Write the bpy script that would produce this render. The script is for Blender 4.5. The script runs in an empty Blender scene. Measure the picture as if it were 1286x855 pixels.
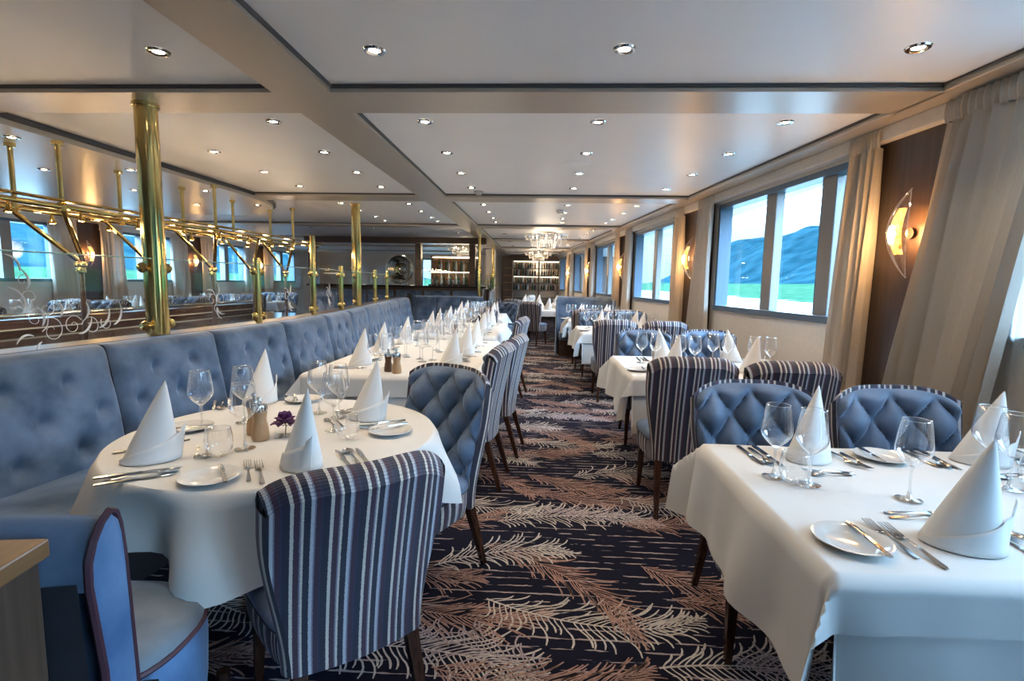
import bpy, bmesh, math, random
import numpy as np
from mathutils import Vector, Matrix
PI = math.pi
R = random.Random(11)
scene = bpy.context.scene
COL = scene.collection

# ------------------------------------------------------------------ helpers
class MB:
    """collects vertices / faces / material slots / uvs, then links them as one mesh object"""
    def __init__(self):
        self.v = []; self.f = []; self.m = []; self.uv = []
    def face(self, idx, m=0, uv=None):
        self.f.append(tuple(idx)); self.m.append(m)
        self.uv.append(uv)
    def add(self, verts, faces, m=0):
        b = len(self.v); self.v.extend(tuple(p) for p in verts)
        for f in faces: self.face([b+i for i in f], m)
    def box(self, x0, y0, z0, x1, y1, z1, m=0):
        self.add([(x0,y0,z0),(x1,y0,z0),(x1,y1,z0),(x0,y1,z0),(x0,y0,z1),(x1,y0,z1),(x1,y1,z1),(x0,y1,z1)],
                 [(0,3,2,1),(4,5,6,7),(0,1,5,4),(1,2,6,5),(2,3,7,6),(3,0,4,7)], m)
    def hexa(self, P, m=0):
        self.add(P, [(0,3,2,1),(4,5,6,7),(0,1,5,4),(1,2,6,5),(2,3,7,6),(3,0,4,7)], m)
    def grid(self, fn, nu, nv, m=0, closeu=False, uvf=None, flip=False):
        b = len(self.v)
        cu = nu if closeu else nu+1
        for j in range(nv+1):
            for i in range(cu):
                self.v.append(tuple(fn(i/nu, j/nv)))
        for j in range(nv):
            for i in range(nu):
                a = b+j*cu+i; c = b+j*cu+(i+1) % cu; d = b+(j+1)*cu+(i+1) % cu; e = b+(j+1)*cu+i
                uv = None
                if uvf: uv = [uvf(i/nu,j/nv), uvf((i+1)/nu,j/nv), uvf((i+1)/nu,(j+1)/nv), uvf(i/nu,(j+1)/nv)]
                q = (a,c,d,e)
                if flip: q = q[::-1]; uv = uv[::-1] if uv else None
                self.face(q, m, uv)
    def lathe(self, prof, n=16, c=(0,0,0), m=0, sx=1, sy=1):
        b = len(self.v); k = len(prof)
        for (r,z) in prof:
            for i in range(n):
                a = 2*PI*i/n; self.v.append((c[0]+r*math.cos(a)*sx, c[1]+r*math.sin(a)*sy, c[2]+z))
        for j in range(k-1):
            for i in range(n):
                self.face((b+j*n+i, b+j*n+(i+1) % n, b+(j+1)*n+(i+1) % n, b+(j+1)*n+i), m)
        if prof[0][0] > 1e-4: self.face([b+i for i in range(n)][::-1], m)
        if prof[-1][0] > 1e-4: self.face([b+(k-1)*n+i for i in range(n)], m)
    def tube(self, pts, r, n=8, m=0, cap=True, closed=False):
        pts = [Vector(p) for p in pts]; k = len(pts)
        rr = r if isinstance(r, (list, tuple)) else [r]*k
        b = len(self.v); prev = None
        for i in range(k):
            if closed: t = pts[(i+1) % k]-pts[i-1]
            else: t = pts[min(i+1,k-1)]-pts[max(i-1,0)]
            t = t.normalized() if t.length > 1e-9 else Vector((0,0,1))
            if prev is None:
                ref = Vector((0,0,1)) if abs(t.z) < .9 else Vector((1,0,0))
                x = t.cross(ref).normalized()
            else:
                x = (prev - t*prev.dot(t)); x = x.normalized() if x.length > 1e-6 else t.orthogonal().normalized()
            prev = x; y = t.cross(x)
            for j in range(n):
                a = 2*PI*j/n; q = pts[i]+(x*math.cos(a)+y*math.sin(a))*rr[i]; self.v.append(tuple(q))
        for i in range(k if closed else k-1):
            i2 = (i+1) % k
            for j in range(n):
                self.face((b+i*n+j, b+i*n+(j+1) % n, b+i2*n+(j+1) % n, b+i2*n+j), m)
        if cap and not closed:
            self.face([b+j for j in range(n)][::-1], m); self.face([b+(k-1)*n+j for j in range(n)], m)
    def build(self, name, mats, parent=None, smooth=True, angle=40, bevel=0, loc=None, subs=0, solid=0):
        me = bpy.data.meshes.new(name)
        me.from_pydata([tuple(map(float, p)) for p in self.v], [], self.f)
        if not isinstance(mats, (list, tuple)): mats = [mats]
        for mm in mats: me.materials.append(mm)
        me.polygons.foreach_set('material_index', self.m)
        if any(u is not None for u in self.uv):
            ul = me.uv_layers.new(name='UVMap'); arr = []
            for f, u in zip(self.f, self.uv):
                if u is None: arr += [0.0]*(2*len(f))
                else:
                    for q in u: arr += [float(q[0]), float(q[1])]
            ul.data.foreach_set('uv', arr)
        me.validate(clean_customdata=False)
        me.polygons.foreach_set('use_smooth', [smooth]*len(me.polygons))
        if smooth: me.set_sharp_from_angle(angle=math.radians(angle))
        me.update()
        o = bpy.data.objects.new(name, me); COL.objects.link(o)
        if parent: o.parent = parent
        if loc: o.location = loc
        if bevel:
            md = o.modifiers.new('bev', 'BEVEL'); md.width = bevel; md.segments = 2; md.limit_method = 'ANGLE'; md.angle_limit = math.radians(50)
        if subs:
            md = o.modifiers.new('sub', 'SUBSURF'); md.levels = subs; md.render_levels = subs
        if solid:
            md = o.modifiers.new('sol', 'SOLIDIFY'); md.thickness = solid; md.offset = 0
        return o

def tag(o, label=None, cat=None, group=None, kind=None):
    if label: o['label'] = label
    if cat: o['category'] = cat
    if group: o['group'] = group
    if kind: o['kind'] = kind
    return o
def empty(name, loc=(0,0,0), rz=0, label=None, cat=None, group=None, kind=None):
    o = bpy.data.objects.new(name, None); COL.objects.link(o)
    o.location = loc; o.rotation_euler = (0,0,rz); o.empty_display_size = .1
    return tag(o, label, cat, group, kind)
KIDS = {}
def copy_tree(o, parent=None):
    c = o.copy(); COL.objects.link(c)
    if parent: c.parent = parent
    for ch in o.children: copy_tree(ch, c)
    return c
class Proto:
    """first placing moves the model itself, later ones copy it with its parts"""
    def __init__(self, root): self.root = root; self.used = False
    def put(self, loc, rz=0, label=None, cat=None, group=None, tilt=None, scale=None):
        o = self.root if not self.used else copy_tree(self.root)
        self.used = True
        o.location = loc; o.rotation_euler = (tilt[0], tilt[1], rz) if tilt else (0,0,rz)
        if 'group' in o.keys(): del o['group']
        if scale: o.scale = scale
        return tag(o, label, cat, group)
def struct(o): o['kind'] = 'structure'; return o
def lerp(a, b, t): return a+(b-a)*t
def sstep(t): t = min(1, max(0, t)); return t*t*(3-2*t)
def interp(tab, y):
    if y <= tab[0][0]: return tab[0][1]
    for (a,b),(c,d) in zip(tab, tab[1:]):
        if y <= c: return lerp(b, d, (y-a)/(c-a))
    return tab[-1][1]

# ------------------------------------------------------------------ materials
def newmat(name):
    m = bpy.data.materials.new(name); m.use_nodes = True
    nt = m.node_tree; return m, nt, nt.nodes['Principled BSDF'], nt.nodes['Material Output']
def setp(b, **k):
    names = dict(color='Base Color', rough='Roughness', metal='Metallic', spec='Specular IOR Level', sheen='Sheen Weight', sheenr='Sheen Roughness',
                 trans='Transmission Weight', ior='IOR', coat='Coat Weight', emis='Emission Strength', emc='Emission Color', sss='Subsurface Weight', sheent='Sheen Tint', aniso='Anisotropic')
    for a, v in k.items():
        if a in ('color','emc','sheent') and len(v) == 3: v = (*v, 1)
        b.inputs[names[a]].default_value = v
def N(nt, t, **k):
    n = nt.nodes.new(t)
    for a, v in k.items():
        if a in n.inputs.keys() if hasattr(n.inputs, 'keys') else False: n.inputs[a].default_value = v
        else: setattr(n, a, v)
    return n
def simple(name, color, rough=.5, metal=0, **k):
    m, nt, b, o = newmat(name); setp(b, color=color, rough=rough, metal=metal, **k); return m
def noisy(name, c1, c2, scale=8, rough=.5, metal=0, bump=0, bscale=80, stretch=(1,1,1), detail=4, **k):
    m, nt, b, o = newmat(name); setp(b, rough=rough, metal=metal, **k)
    tc = N(nt, 'ShaderNodeTexCoord'); mp = N(nt, 'ShaderNodeMapping'); mp.inputs['Scale'].default_value = stretch
    nt.links.new(tc.outputs['Object'], mp.inputs['Vector'])
    n = N(nt, 'ShaderNodeTexNoise'); n.inputs['Scale'].default_value = scale; n.inputs['Detail'].default_value = detail
    nt.links.new(mp.outputs[0], n.inputs['Vector'])
    r = N(nt, 'ShaderNodeValToRGB'); r.color_ramp.elements[0].color = (*c1,1); r.color_ramp.elements[1].color = (*c2,1)
    r.color_ramp.elements[0].position = .35; r.color_ramp.elements[1].position = .65
    nt.links.new(n.outputs['Fac'], r.inputs[0]); nt.links.new(r.outputs[0], b.inputs['Base Color'])
    if bump:
        n2 = N(nt, 'ShaderNodeTexNoise'); n2.inputs['Scale'].default_value = bscale; n2.inputs['Detail'].default_value = 3
        nt.links.new(mp.outputs[0], n2.inputs['Vector'])
        bp = N(nt, 'ShaderNodeBump'); bp.inputs['Strength'].default_value = bump; bp.inputs['Distance'].default_value = .004
        nt.links.new(n2.outputs['Fac'], bp.inputs['Height']); nt.links.new(bp.outputs[0], b.inputs['Normal'])
    return m
def thin_glass(name, tint, base=.05, edge=.6, rough=.02, power=3.0, gcol=(1,1,1)):
    """a single-walled pane: clear with a mirror sheen growing towards grazing view"""
    m, nt, b, o = newmat(name); nt.nodes.remove(b)
    t = N(nt, 'ShaderNodeBsdfTransparent'); t.inputs[0].default_value = (*tint,1)
    g = N(nt, 'ShaderNodeBsdfGlossy'); g.inputs['Roughness'].default_value = rough; g.inputs[0].default_value = (*gcol,1)
    lw = N(nt, 'ShaderNodeLayerWeight'); lw.inputs[0].default_value = .5
    pw = N(nt, 'ShaderNodeMath', operation='POWER'); pw.inputs[1].default_value = power
    ml = N(nt, 'ShaderNodeMath', operation='MULTIPLY_ADD'); ml.inputs[1].default_value = edge; ml.inputs[2].default_value = base
    mx = N(nt, 'ShaderNodeMixShader')
    nt.links.new(lw.outputs['Facing'], pw.inputs[0]); nt.links.new(pw.outputs[0], ml.inputs[0]); nt.links.new(ml.outputs[0], mx.inputs[0])
    nt.links.new(t.outputs[0], mx.inputs[1]); nt.links.new(g.outputs[0], mx.inputs[2]); nt.links.new(mx.outputs[0], o.inputs[0])
    return m
def emitter(name, color, strength):
    m, nt, b, o = newmat(name); setp(b, color=(.8,.8,.8), emc=color, emis=strength); return m

M = {}
M['ceiling'] = noisy('ceiling_white', (.91,.91,.91), (.93,.93,.93), 3, rough=.42)
M['beam'] = simple('beam_champagne', (.52,.46,.39), .36, .35)
M['gap'] = simple('ceiling_gap_dark', (.07,.07,.072), .5)
M['soffit'] = simple('soffit_champagne', (.66,.58,.48), .30, .15)
M['cream'] = noisy('wall_cream', (.62,.57,.51), (.66,.61,.55), 30, rough=.6)
M['pier'] = noisy('pier_wenge', (.030,.019,.016), (.050,.032,.026), 6, rough=.3, stretch=(6,6,.4))
M['winframe'] = simple('window_frame_slate', (.10,.14,.19), .35, .3)
M['mullion'] = simple('mullion_taupe', (.25,.235,.225), .35, .3)
M['pane'] = thin_glass('window_pane', (.68,.90,1.0), .05, .5)
M['dkwood'] = noisy('dark_wood', (.035,.018,.012), (.07,.036,.022), 5, rough=.28, stretch=(1,1,8))
M['leg'] = noisy('leg_wood', (.030,.012,.008), (.055,.022,.013), 9, rough=.25, stretch=(8,8,1))
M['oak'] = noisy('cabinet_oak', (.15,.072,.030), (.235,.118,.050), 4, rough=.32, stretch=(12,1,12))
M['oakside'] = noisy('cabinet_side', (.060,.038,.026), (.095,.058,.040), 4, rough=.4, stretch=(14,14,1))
M['brass'] = noisy('polished_brass', (.66,.47,.16), (.74,.54,.21), 4, rough=.12, metal=1)
M['steel'] = simple('cutlery_steel', (.50,.49,.48), .16, 1)
M['chrome'] = simple('chrome', (.75,.74,.72), .08, 1)
M['china'] = simple('white_china', (.62,.605,.575), .12, coat=.3)
M['gloss'] = simple('black_gloss', (.02,.015,.013), .05)
M['stairwood'] = noisy('stair_wood', (.05,.022,.016), (.085,.040,.028), 5, rough=.3, stretch=(1,1,6))
M['black'] = simple('matt_black', (.012,.012,.014), .5)
M['partglass'] = thin_glass('partition_glass', (.95,.985,.97), .04, .55, power=4)
M['glass'] = thin_glass('drinking_glass', (.985,.985,.985), .055, .95, power=1.6)
M['stemglass'] = thin_glass('glass_stem', (.93,.94,.94), .12, .9, power=1.1)
M['etch'] = simple('etched_frost', (.80,.84,.86), .6)
M['mill'] = noisy('mill_wood', (.40,.24,.12), (.50,.31,.17), 20, rough=.35, stretch=(4,4,.5))
M['milldark'] = noisy('mill_dark', (.10,.05,.025), (.14,.07,.04), 20, rough=.35)
M['petal'] = simple('violet_petal', (.10,.022,.10), .6)
M['piping'] = simple('plum_piping', (.055,.018,.030), .6)
M['blackvelvet'] = noisy('charcoal_cloth', (.012,.012,.017), (.022,.02,.027), 12, rough=.8)
M['bulb'] = emitter('warm_bulb', (1,.62,.25), 60)
M['lens'] = emitter('downlight_lens', (1,.86,.66), 28)
M['amber'] = None

def velvet(name, c1, c2, sheen):
    m = noisy(name, c1, c2, 6, rough=.55, bump=.18, bscale=25, detail=6)
    b = m.node_tree.nodes['Principled BSDF']; setp(b, sheen=.5, sheenr=.35, sheent=sheen, spec=.3); return m
M['velvet'] = velvet('blue_grey_velvet', (.050,.085,.145), (.130,.180,.265), (.62,.74,.95))
M['velvetblue'] = velvet('bright_blue_velvet', (.06,.12,.24), (.12,.21,.36), (.5,.72,1))
M['velvetgrey'] = velvet('seat_grey_velvet', (.10,.125,.15), (.17,.20,.23), (.62,.74,.95))

def linen(name, c, rough=.75, bump=.12):
    m = noisy(name, tuple(x*.97 for x in c), c, 5, rough=rough, bump=bump, bscale=14, detail=2)
    return m
M['cloth'] = linen('white_tablecloth', (.63,.615,.59))
M['napkin'] = linen('white_napkin', (.74,.73,.71), bump=.05)

def stripes(name, cols, period=.088, bright=1.0):
    m, nt, b, o = newmat(name); setp(b, rough=.62, sheen=.15)
    uv = N(nt, 'ShaderNodeUVMap'); sp = N(nt, 'ShaderNodeSeparateXYZ'); nt.links.new(uv.outputs[0], sp.inputs[0])
    nz = N(nt, 'ShaderNodeTexNoise'); nz.inputs['Scale'].default_value = 240; nt.links.new(uv.outputs[0], nz.inputs['Vector'])
    dv = N(nt, 'ShaderNodeMath', operation='DIVIDE'); dv.inputs[1].default_value = period; nt.links.new(sp.outputs[0], dv.inputs[0])
    j = N(nt, 'ShaderNodeMath', operation='MULTIPLY_ADD'); j.inputs[1].default_value = .05; nt.links.new(nz.outputs['Fac'], j.inputs[0]); nt.links.new(dv.outputs[0], j.inputs[2])
    fr = N(nt, 'ShaderNodeMath', operation='FRACT'); nt.links.new(j.outputs[0], fr.inputs[0])
    r = N(nt, 'ShaderNodeValToRGB'); cr = r.color_ramp; cr.interpolation = 'CONSTANT'
    cr.elements[0].position = 0; cr.elements[0].color = (*cols[0][1],1)
    cr.elements[1].position = cols[1][0]; cr.elements[1].color = (*cols[1][1],1)
    for p, c in cols[2:]:
        e = cr.elements.new(p); e.color = (*c,1)
    nt.links.new(fr.outputs[0], r.inputs[0])
    # woven ribs across the pale stripes
    wv = N(nt, 'ShaderNodeMath', operation='MULTIPLY'); wv.inputs[1].default_value = 900; nt.links.new(sp.outputs[1], wv.inputs[0])
    sn = N(nt, 'ShaderNodeMath', operation='SINE'); nt.links.new(wv.outputs[0], sn.inputs[0])
    ad = N(nt, 'ShaderNodeMath', operation='MULTIPLY_ADD'); ad.inputs[1].default_value = .16; ad.inputs[2].default_value = .86; nt.links.new(sn.outputs[0], ad.inputs[0])
    mx = N(nt, 'ShaderNodeMix', data_type='RGBA', blend_type='MULTIPLY'); mx.inputs['Factor'].default_value = 1
    nt.links.new(r.outputs[0], mx.inputs['A']); nt.links.new(ad.outputs[0], mx.inputs['B'])
    nt.links.new(mx.outputs['Result'], b.inputs['Base Color'])
    bp = N(nt, 'ShaderNodeBump'); bp.inputs['Strength'].default_value = .25; bp.inputs['Distance'].default_value = .002
    nt.links.new(sn.outputs[0], bp.inputs['Height']); nt.links.new(bp.outputs[0], b.inputs['Normal'])
    return m
NAVY=(.016,.018,.040); PLUM=(.050,.020,.042); CREAM=(.66,.59,.50); LIL=(.20,.20,.27); GREY=(.50,.50,.53); DKN=(.028,.032,.070)
M['stripe'] = stripes('striped_fabric', [(0,NAVY),(.18,CREAM),(.27,PLUM),(.42,LIL),(.46,CREAM),(.52,NAVY),(.69,GREY),(.78,LIL),(.82,PLUM),(.95,DKN)], period=.094)

def curtain_mat(name, c, tr):
    m, nt, b, o = newmat(name); setp(b, color=c, rough=.8)
    tc = N(nt, 'ShaderNodeTexCoord'); mp = N(nt, 'ShaderNodeMapping'); mp.inputs['Scale'].default_value = (60,60,6)
    n = N(nt, 'ShaderNodeTexNoise'); n.inputs['Scale'].default_value = 4
    nt.links.new(tc.outputs['Object'], mp.inputs[0]); nt.links.new(mp.outputs[0], n.inputs['Vector'])
    r = N(nt, 'ShaderNodeValToRGB'); r.color_ramp.elements[0].color = (*[x*.86 for x in c],1); r.color_ramp.elements[1].color = (*c,1)
    nt.links.new(n.outputs['Fac'], r.inputs[0]); nt.links.new(r.outputs[0], b.inputs['Base Color'])
    t = N(nt, 'ShaderNodeBsdfTranslucent'); nt.links.new(r.outputs[0], t.inputs[0])
    mx = N(nt, 'ShaderNodeMixShader'); mx.inputs[0].default_value = tr
    nt.links.new(b.outputs[0], mx.inputs[1]); nt.links.new(t.outputs[0], mx.inputs[2]); nt.links.new(mx.outputs[0], o.inputs[0])
    return m
M['curtain'] = curtain_mat('beige_linen_curtain', (.62,.56,.49), .07)
M['sheer'] = curtain_mat('pale_sheer_curtain', (.75,.74,.72), .55)

def carpet_mat():
    m, nt, b, o = newmat('navy_carpet'); setp(b, rough=.95, spec=.1)
    tc = N(nt, 'ShaderNodeTexCoord')
    mp = N(nt, 'ShaderNodeMapping'); mp.inputs['Scale'].default_value = (7,60,1)
    n = N(nt, 'ShaderNodeTexNoise'); n.inputs['Scale'].default_value = 1; n.inputs['Detail'].default_value = 2
    nt.links.new(tc.outputs['Object'], mp.inputs[0]); nt.links.new(mp.outputs[0], n.inputs['Vector'])
    sp = N(nt, 'ShaderNodeSeparateXYZ'); nt.links.new(tc.outputs['Object'], sp.inputs[0])
    nz = N(nt, 'ShaderNodeTexNoise'); nz.inputs['Scale'].default_value = 22; nt.links.new(tc.outputs['Object'], nz.inputs['Vector'])
    ws = N(nt, 'ShaderNodeMath', operation='MULTIPLY_ADD'); ws.inputs[1].default_value = 1.6
    wm = N(nt, 'ShaderNodeMath', operation='MULTIPLY'); wm.inputs[1].default_value = 110
    nt.links.new(sp.outputs[1], wm.inputs[0]); nt.links.new(nz.outputs['Fac'], ws.inputs[0]); nt.links.new(wm.outputs[0], ws.inputs[2])
    sn = N(nt, 'ShaderNodeMath', operation='SINE'); nt.links.new(ws.outputs[0], sn.inputs[0])
    g1 = N(nt, 'ShaderNodeMath', operation='GREATER_THAN'); g1.inputs[1].default_value = .86; nt.links.new(sn.outputs[0], g1.inputs[0])
    g2 = N(nt, 'ShaderNodeMath', operation='GREATER_THAN'); g2.inputs[1].default_value = .52; nt.links.new(n.outputs['Fac'], g2.inputs[0])
    ml = N(nt, 'ShaderNodeMath', operation='MULTIPLY'); nt.links.new(g1.outputs[0], ml.inputs[0]); nt.links.new(g2.outputs[0], ml.inputs[1])
    mx = N(nt, 'ShaderNodeMix', data_type='RGBA'); mx.inputs['A'].default_value = (.008,.0088,.021,1); mx.inputs['B'].default_value = (.30,.26,.27,1)
    nt.links.new(ml.outputs[0], mx.inputs['Factor']); nt.links.new(mx.outputs['Result'], b.inputs['Base Color'])
    return m
M['carpet'] = carpet_mat()
M['feather_cream'] = noisy('carpet_cream', (.36,.335,.325), (.52,.49,.475), 60, rough=.95)
M['feather_copper'] = noisy('carpet_copper', (.24,.145,.125), (.36,.225,.195), 60, rough=.95)
M['feather_grey'] = noisy('carpet_grey', (.24,.20,.235), (.35,.31,.36), 60, rough=.95)

def amber_mat():
    m, nt, b, o = newmat('amber_flame_glass'); setp(b, color=(.7,.32,.05), rough=.15, emc=(1,.42,.08))
    tc = N(nt, 'ShaderNodeTexCoord'); n = N(nt, 'ShaderNodeTexNoise'); n.inputs['Scale'].default_value = 30
    nt.links.new(tc.outputs['Object'], n.inputs['Vector'])
    r = N(nt, 'ShaderNodeMapRange'); r.inputs['From Min'].default_value = .35; r.inputs['From Max'].default_value = .7; r.inputs['To Min'].default_value = .15; r.inputs['To Max'].default_value = 3.0
    nt.links.new(n.outputs['Fac'], r.inputs[0]); nt.links.new(r.outputs[0], b.inputs['Emission Strength'])
    return m
M['amber'] = amber_mat()
M['sconceglass'] = thin_glass('crinkled_glass', (.93,.92,.9), .10, .7, rough=.15, power=1.4)
# ------------------------------------------------------------------ the room
ZC = 2.44; ZB = 2.40
def W(s, d=0.0, z=0.0):
    """a point on the starboard wall: s along the ship, d into the room"""
    return (2.2-.09*(s-3.9)-.996*d, s-.0896*d, z)
def wx(s): return 2.2-.09*(s-3.9)
YF, YB = -8.2, 20.6; XL = -8.85
# ---- carpet with feathers woven into it (one mesh)
fl = MB()
fl.add([(XL-.2,YF-.1,0),(2.9,YF-.1,0),(2.9,YB+.1,0),(XL-.2,YB+.1,0)], [(0,1,2,3)], 0)
def ribbon(pts, w0, w1, m, z):
    b = len(fl.v); k = len(pts)
    for i, (x, y) in enumerate(pts):
        x2, y2 = pts[min(i+1,k-1)]; x1, y1 = pts[max(i-1,0)]
        tx, ty = x2-x1, y2-y1; l = math.hypot(tx,ty) or 1
        t = i/(k-1); w = lerp(w0, w1, t)/2
        if i == k-1: w *= .6
        nx, ny = -ty/l*w, tx/l*w
        fl.v.append((x+nx,y+ny,z)); fl.v.append((x-nx,y-ny,z))
    for i in range(k-1):
        fl.face((b+2*i, b+2*i+1, b+2*i+3, b+2*i+2), m)
def feather(x, y, ang, L, curl, m, step, Wd, bw, rr, z, A1, A2, l1, l2, hook):
    S = []; a = ang; px, py = x, y; n = 24; ds = L/n
    for i in range(n+1):
        S.append((px,py,a)); px += math.cos(a)*ds; py += math.sin(a)*ds; a += curl*ds*(1.6 if i > n*.6 else .7)
    ribbon([(p[0],p[1]) for p in S], bw*1.2, bw*.7, m, z)
    k = int(L/step)
    for i in range(k):
        t = (i+.5)/k
        f = t*n; j = min(int(f), n-1); u = f-j
        sx = lerp(S[j][0],S[j+1][0],u); sy = lerp(S[j][1],S[j+1][1],u); sa = lerp(S[j][2],S[j+1][2],u)
        prof = .30+.85*math.sin(PI*min(1,.08+t*.95))**.7
        for side, A0, ll in ((-1,A1,l1),(1,A2,l2)):
            if rr.random() < .06: continue
            bl = Wd*ll*prof*rr.choice((.62,.8,.95,1.05,1.25))
            th = sa+side*(math.radians(lerp(A0,A0*.45,t**2))+rr.uniform(-.08,.08))
            pts = []; qx, qy = sx, sy; ns = 7; sg = bl/ns; hk = hook*rr.uniform(.6,1.3)
            for q in range(ns+1):
                pts.append((qx,qy)); qx += math.cos(th)*sg; qy += math.sin(th)*sg
                th += -side*.10 if q < 3 else side*hk*(.30 if q < 6 else .55)
            ribbon(pts, bw*.65, bw*rr.uniform(1.0,1.35), m, z)
    ex, ey, ea = S[int(n*.84)]
    for rad in (.060,.036):
        el = []
        for q in range(13):
            b_ = 2*PI*q/12*.82+.5
            u_, v_ = math.cos(b_)*rad*1.5, math.sin(b_)*rad*.75
            el.append((ex+u_*math.cos(ea)-v_*math.sin(ea), ey+u_*math.sin(ea)+v_*math.cos(ea)))
        ribbon(el, bw*.8, bw*.9, m, z+.0003)
rr = random.Random(5)
TX, TY = 1.40, 1.18
tile = [ # x, y, heading (deg), length, curl, kind
    (.00,.20,  14, .95, -.9, 1), (.10,.62,-22, 1.0,  .9, 2), (.72,.56,-30, .95,  1.1, 1), (.70,1.02,-16,1.0,-.9, 2),
    (.98,.12, 160,.70, .9, 3), (.05,.95,-38,.70,1.0,2), (.40,.85,28,.72,-1.3,1), (.62,.18,-8,.8,1.2,2)]
for iy in range(-1, 12):
    for ix in range(-3, 3):
        ox = -.15+ix*TX+(.62 if iy % 2 else 0); oy = .35+iy*TY
        for q, (tx, ty, hd, L, cu, kd) in enumerate(tile):
            X, Y = ox+tx+rr.uniform(-.06,.06), oy+ty+rr.uniform(-.05,.05)
            if X < -2.2 or X > wx(Y)-.35 or Y > 12.5 or Y < .3: continue
            if X < -1.0 and 3.2 < Y: continue
            if q == 7 and Y > 7: continue
            fine = Y < 5.5
            h = math.radians(hd+rr.uniform(-10,10))
            z = .0012+.0002*q
            if kd == 1: feather(X, Y, h, L, cu, 1, .027 if fine else .04, .20, .0078 if fine else .011, rr, z, 66, 44, .75, 1.1, .9)
            elif kd == 2: feather(X, Y, h, L, cu, 2, .0215 if fine else .034, .20, .0066 if fine else .010, rr, z, 40, 44, 1.0, .95, .5)
            else: feather(X, Y, h, L, cu, 3, .026 if fine else .04, .16, .0070, rr, z, 50, 55, 1, .8, 1.1)
floor = struct(fl.build('floor', [M['carpet'],M['feather_cream'],M['feather_copper'],M['feather_grey']], smooth=False))

# ---- ceiling slab, beams, soffit
c = MB(); c.box(XL-.2,YF-.1,ZC,2.95,YB+.1,ZC+.1); struct(c.build('ceiling', M['ceiling'], smooth=False))
ntrim = [0]
def trim(mb, mats, bevel=0, name='trim'):
    ntrim[0] += 1
    return struct(mb.build('%s_%d' % (name, ntrim[0]), mats, smooth=False, bevel=bevel))
BX0, BX1 = -1.50, -1.17
lb = MB(); lb.box(BX0,YF,ZB,BX1,YB,ZC,0); lb.box(BX1,YF,ZC-.020,BX1+.010,YB,ZC,1); trim(lb, [M['beam'],M['gap']])
CB = [(-4.1,-3.77),(-.62,-.28),(2.92,3.27),(6.42,6.78),(9.72,10.05),(12.75,13.08),(15.7,16.0),(18.3,18.6)]
for y0, y1 in CB:
    b = MB()
    for xa, xb in ((-3.55 if y0 > 3 and y0 < 6 else XL, BX0), (BX1, None)):
        if xb is None:
            b.hexa([(xa,y0,ZB),(wx(y0)-.2,y0,ZB),(wx(y1)-.2,y1,ZB),(xa,y1,ZB),(xa,y0,ZC),(wx(y0)-.2,y0,ZC),(wx(y1)-.2,y1,ZC),(xa,y1,ZC)], 0)
            b.hexa([(xa,y0-.012,ZC-.018),(wx(y0)-.2,y0-.012,ZC-.018),(wx(y0)-.2,y0,ZC-.018),(xa,y0,ZC-.018),(xa,y0-.012,ZC),(wx(y0)-.2,y0-.012,ZC),(wx(y0)-.2,y0,ZC),(xa,y0,ZC)], 1)
        else:
            b.box(xa,y0,ZB,xb,y1,ZC,0); b.box(xa,y0-.012,ZC-.018,xb,y0,ZC,1)
    trim(b, [M['beam'],M['gap']])
# the border along the starboard wall
b = MB()
s0, s1 = YF, YB
P = [W(s0,.22,ZB),W(s0,-.1,ZB),W(s1,-.1,ZB),W(s1,.22,ZB)]
b.hexa(P+[(p[0],p[1],ZC) for p in P], 0)
P = [W(s0,.232,ZC-.018),W(s0,.22,ZC-.018),W(s1,.22,ZC-.018),W(s1,.232,ZC-.018)]
b.hexa(P+[(p[0],p[1],ZC) for p in P], 1)
# a pelmet with a rounded step above the windows
P = [W(s0,.075,2.31),W(s0,0,2.31),W(s1,0,2.31),W(s1,.075,2.31)]
b.hexa(P+[(p[0],p[1],ZB) for p in P], 2)
trim(b, [M['beam'],M['gap'],M['cream']], bevel=.012)
# glossy soffit with a rounded end over the stairs
so = MB(); ring = []
XS0, XS1 = -6.3, -3.58
ring += [(XS0,1.0),(XS1,1.0),(XS1,6.3)]
for k in range(1, 13):
    a = PI/2*k/12; ring.append((XS1-1.4+1.4*math.cos(a), 6.3+1.9*math.sin(a)))
ring += [(XS0+1.3,8.2)]
for k in range(1, 9):
    a = PI/2*k/8; ring.append((XS0+1.3-1.3*math.sin(a), 6.9+1.3*math.cos(a)))
n = len(ring); so.v = [(x,y,2.365) for x,y in ring]+[(x,y,2.405) for x,y in ring]
so.face(range(n)[::-1], 0); so.face(range(n,2*n), 0)
for i in range(n): so.face((i,(i+1) % n,n+(i+1) % n,n+i), 0)
rg = [(x*1.0+(.03 if x > -4 else -.03), y+.03) for x,y in ring]
bb = len(so.v); so.v += [(x,y,2.405) for x,y in rg]+[(x,y,ZC) for x,y in rg]
for i in range(n): so.face((bb+i,bb+(i+1) % n,bb+n+(i+1) % n,bb+n+i), 1)
so.face([bb+i for i in range(n)][::-1], 1)
trim(so, [M['soffit'],M['gap']])

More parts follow.
